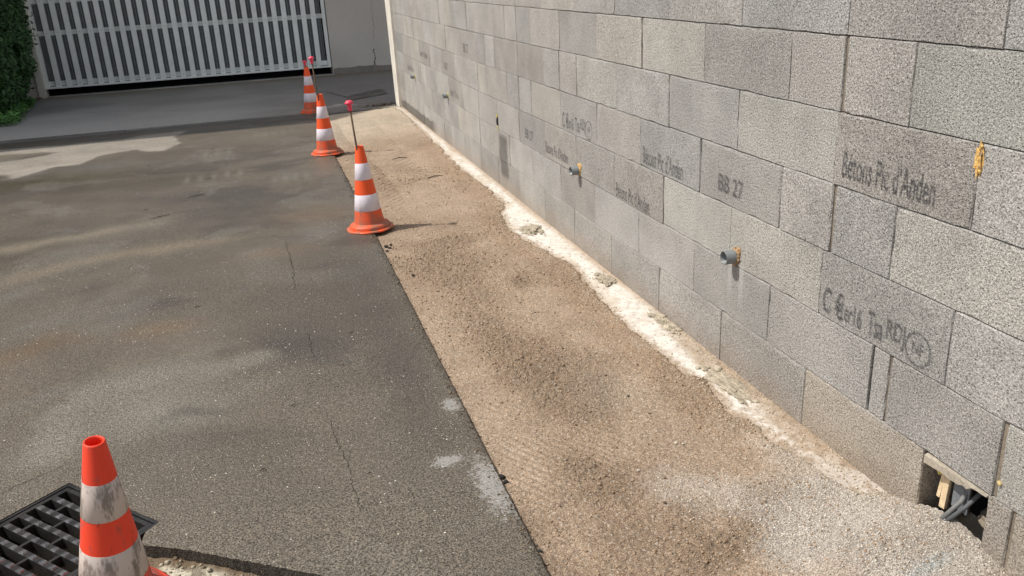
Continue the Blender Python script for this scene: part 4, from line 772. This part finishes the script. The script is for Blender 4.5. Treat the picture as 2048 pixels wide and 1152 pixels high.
for (x, y, L, a, h) in ((-.37, 6.1, .14, .25, 0), (-.50, 6.9, .12, .1, 0)):
    z = float(sand_z(np.array([x]), np.array([y]))[0]) + .004; c, s = math.cos(a), math.sin(a)
    tag(MB().tube([(x - c * L / 2, y - s * L / 2, z), (x, y + .012, z + .006), (x + c * L / 2, y + s * L / 2, z)], [.002, .004, .002], 6).build('twig', bpy.data.materials['dark_twig']), 'thin dark twig on the far tan sand, ' + ('nearer one level with the foamed hole' if y < 6.5 else 'farther one beside the middle cone'), 'twig', 'twigs on the sand')

# loose crumbs: real little lumps lying on the sand, the gravelly heap and the footing
def crumbs(name, n, region, dens, size, zf, mat, label, cat, seed, cmat=None):
    rs = np.random.RandomState(seed); x = rs.uniform(region[0], region[1], n * 6); u = rs.rand(n * 6); y = region[2] * (region[3] / region[2]) ** u
    k = rs.rand(len(x)) < dens(x, y); x = x[k][:n]; y = y[k][:n]; n = len(x); z = zf(x, y)
    bm_ = bmesh.new(); bmesh.ops.create_icosphere(bm_, subdivisions=1, radius=1); bv = np.array([v.co[:] for v in bm_.verts]); bf = np.array([[v.index for v in f.verts] for f in bm_.faces]); bm_.free()
    s_ = size[0] + (size[1] - size[0]) * rs.rand(n) ** 3; s_ = s_ * (.55 + .28 * y.clip(0, 6) / 2)
    sc = np.stack([s_ * rs.uniform(.8, 1.35, n), s_ * rs.uniform(.8, 1.35, n), s_ * rs.uniform(.55, .95, n)], 1)
    v = bv[None] * (1 + .35 * (rs.rand(n, len(bv), 1) - .5)) * sc[:, None]; a = rs.rand(n) * 6.28; c_, q_ = np.cos(a)[:, None], np.sin(a)[:, None]
    v = np.stack([v[..., 0] * c_ - v[..., 1] * q_ + x[:, None], v[..., 0] * q_ + v[..., 1] * c_ + y[:, None], v[..., 2] + (z + sc[:, 2] * .35)[:, None]], -1).reshape(-1, 3)
    f = (bf[None] + (np.arange(n) * len(bv))[:, None, None]).reshape(-1, 3)
    me_ = bpy.data.meshes.new(name); me_.vertices.add(len(v)); me_.vertices.foreach_set('co', v.astype(np.float32).ravel()); me_.loops.add(f.size); me_.loops.foreach_set('vertex_index', f.astype(np.int32).ravel()); me_.polygons.add(len(f)); me_.polygons.foreach_set('loop_start', np.arange(0, f.size, 3, dtype=np.int32)); me_.update(calc_edges=True)
    return tag(obj(name, me_, None, mat), label, cat, kind='stuff')
def m_crumb(name, c0, c1):
    M = Mat(name, .95, .15); i = M.n.new('ShaderNodeNewGeometry'); c = M.mix(i.outputs['Random Per Island'], c0, c1); c = M.scale(c, M.ramp(M.noise(M.pos(), 400, 2, .7), .3, .7, .75, 1.2)); M.col(c); return M.m
crumbs('sand_crumbs', 11000, (-.975, -.02, 1.35, 6.5), lambda x, y: (.10 + .9 * rough_mask(x, y)) * (x < bx(y) + .03) * (1 - .8 * gauss(x, y, -.46, 2.52, .13, .22, .25)), (.0016, .0052), sand_z, m_crumb('sand_crumb', A(168, 142, 114), A(204, 178, 150)), 'loose tan crumbs of sand lying over the rough parts of the sand strip', 'sand crumbs', 11)
crumbs('gravel_crumbs', 8000, (-.60, 0, 1.15, 2.1), lambda x, y: gravel_mask(x, y) ** .7, (.0013, .0040), sand_z, m_crumb('gravel_crumb', A(190, 177, 160), A(248, 240, 226)), 'fine pale grey gravel spilled in front of the wall opening', 'gravel', 12)
fz = lambda x, y: np.maximum(foot_z(x, y), sand_z(x, y))
crumbs('mortar_crumbs', 3600, (-.30, -.004, 1.6, 5.5), lambda x, y: np.clip(np.exp(-((x - bx(y)) / .035) ** 2) * .8 + sst(-.11, -.02, x) * sst(3.3, 2.7, y) + .04, 0, 1), (.0012, .0046), fz, m_crumb('mortar_crumb', A(186, 162, 134), A(232, 220, 200)), 'scattered mortar crumbs along the pale footing and its sandy edge', 'mortar crumbs', 13)
crumbs('edge_grit', 900, (-1.06, -.968, 1.5, 7.0), lambda x, y: np.exp(-((x + .984) / .026) ** 2), (.0012, .0048), lambda x, y: np.where(x < -.985, asph_z(x, y), sand_z(x, y)), m_crumb('edge_grit_grain', A(70, 64, 56), A(176, 152, 124)), 'mixed grit along the cut edge between asphalt and sand', 'grit', 14)
crumbs('soil_crumbs', 1500, (-2.1, -1.3, 1.45, 2.15), lambda x, y: (polydist(x, y, APOLY) > .004) * .8, (.002, .009), soil_z, m_crumb('soil_crumb', A(110, 94, 72), A(214, 204, 180)), 'rubble crumbs below the broken asphalt edge in the foreground', 'rubble', 15)
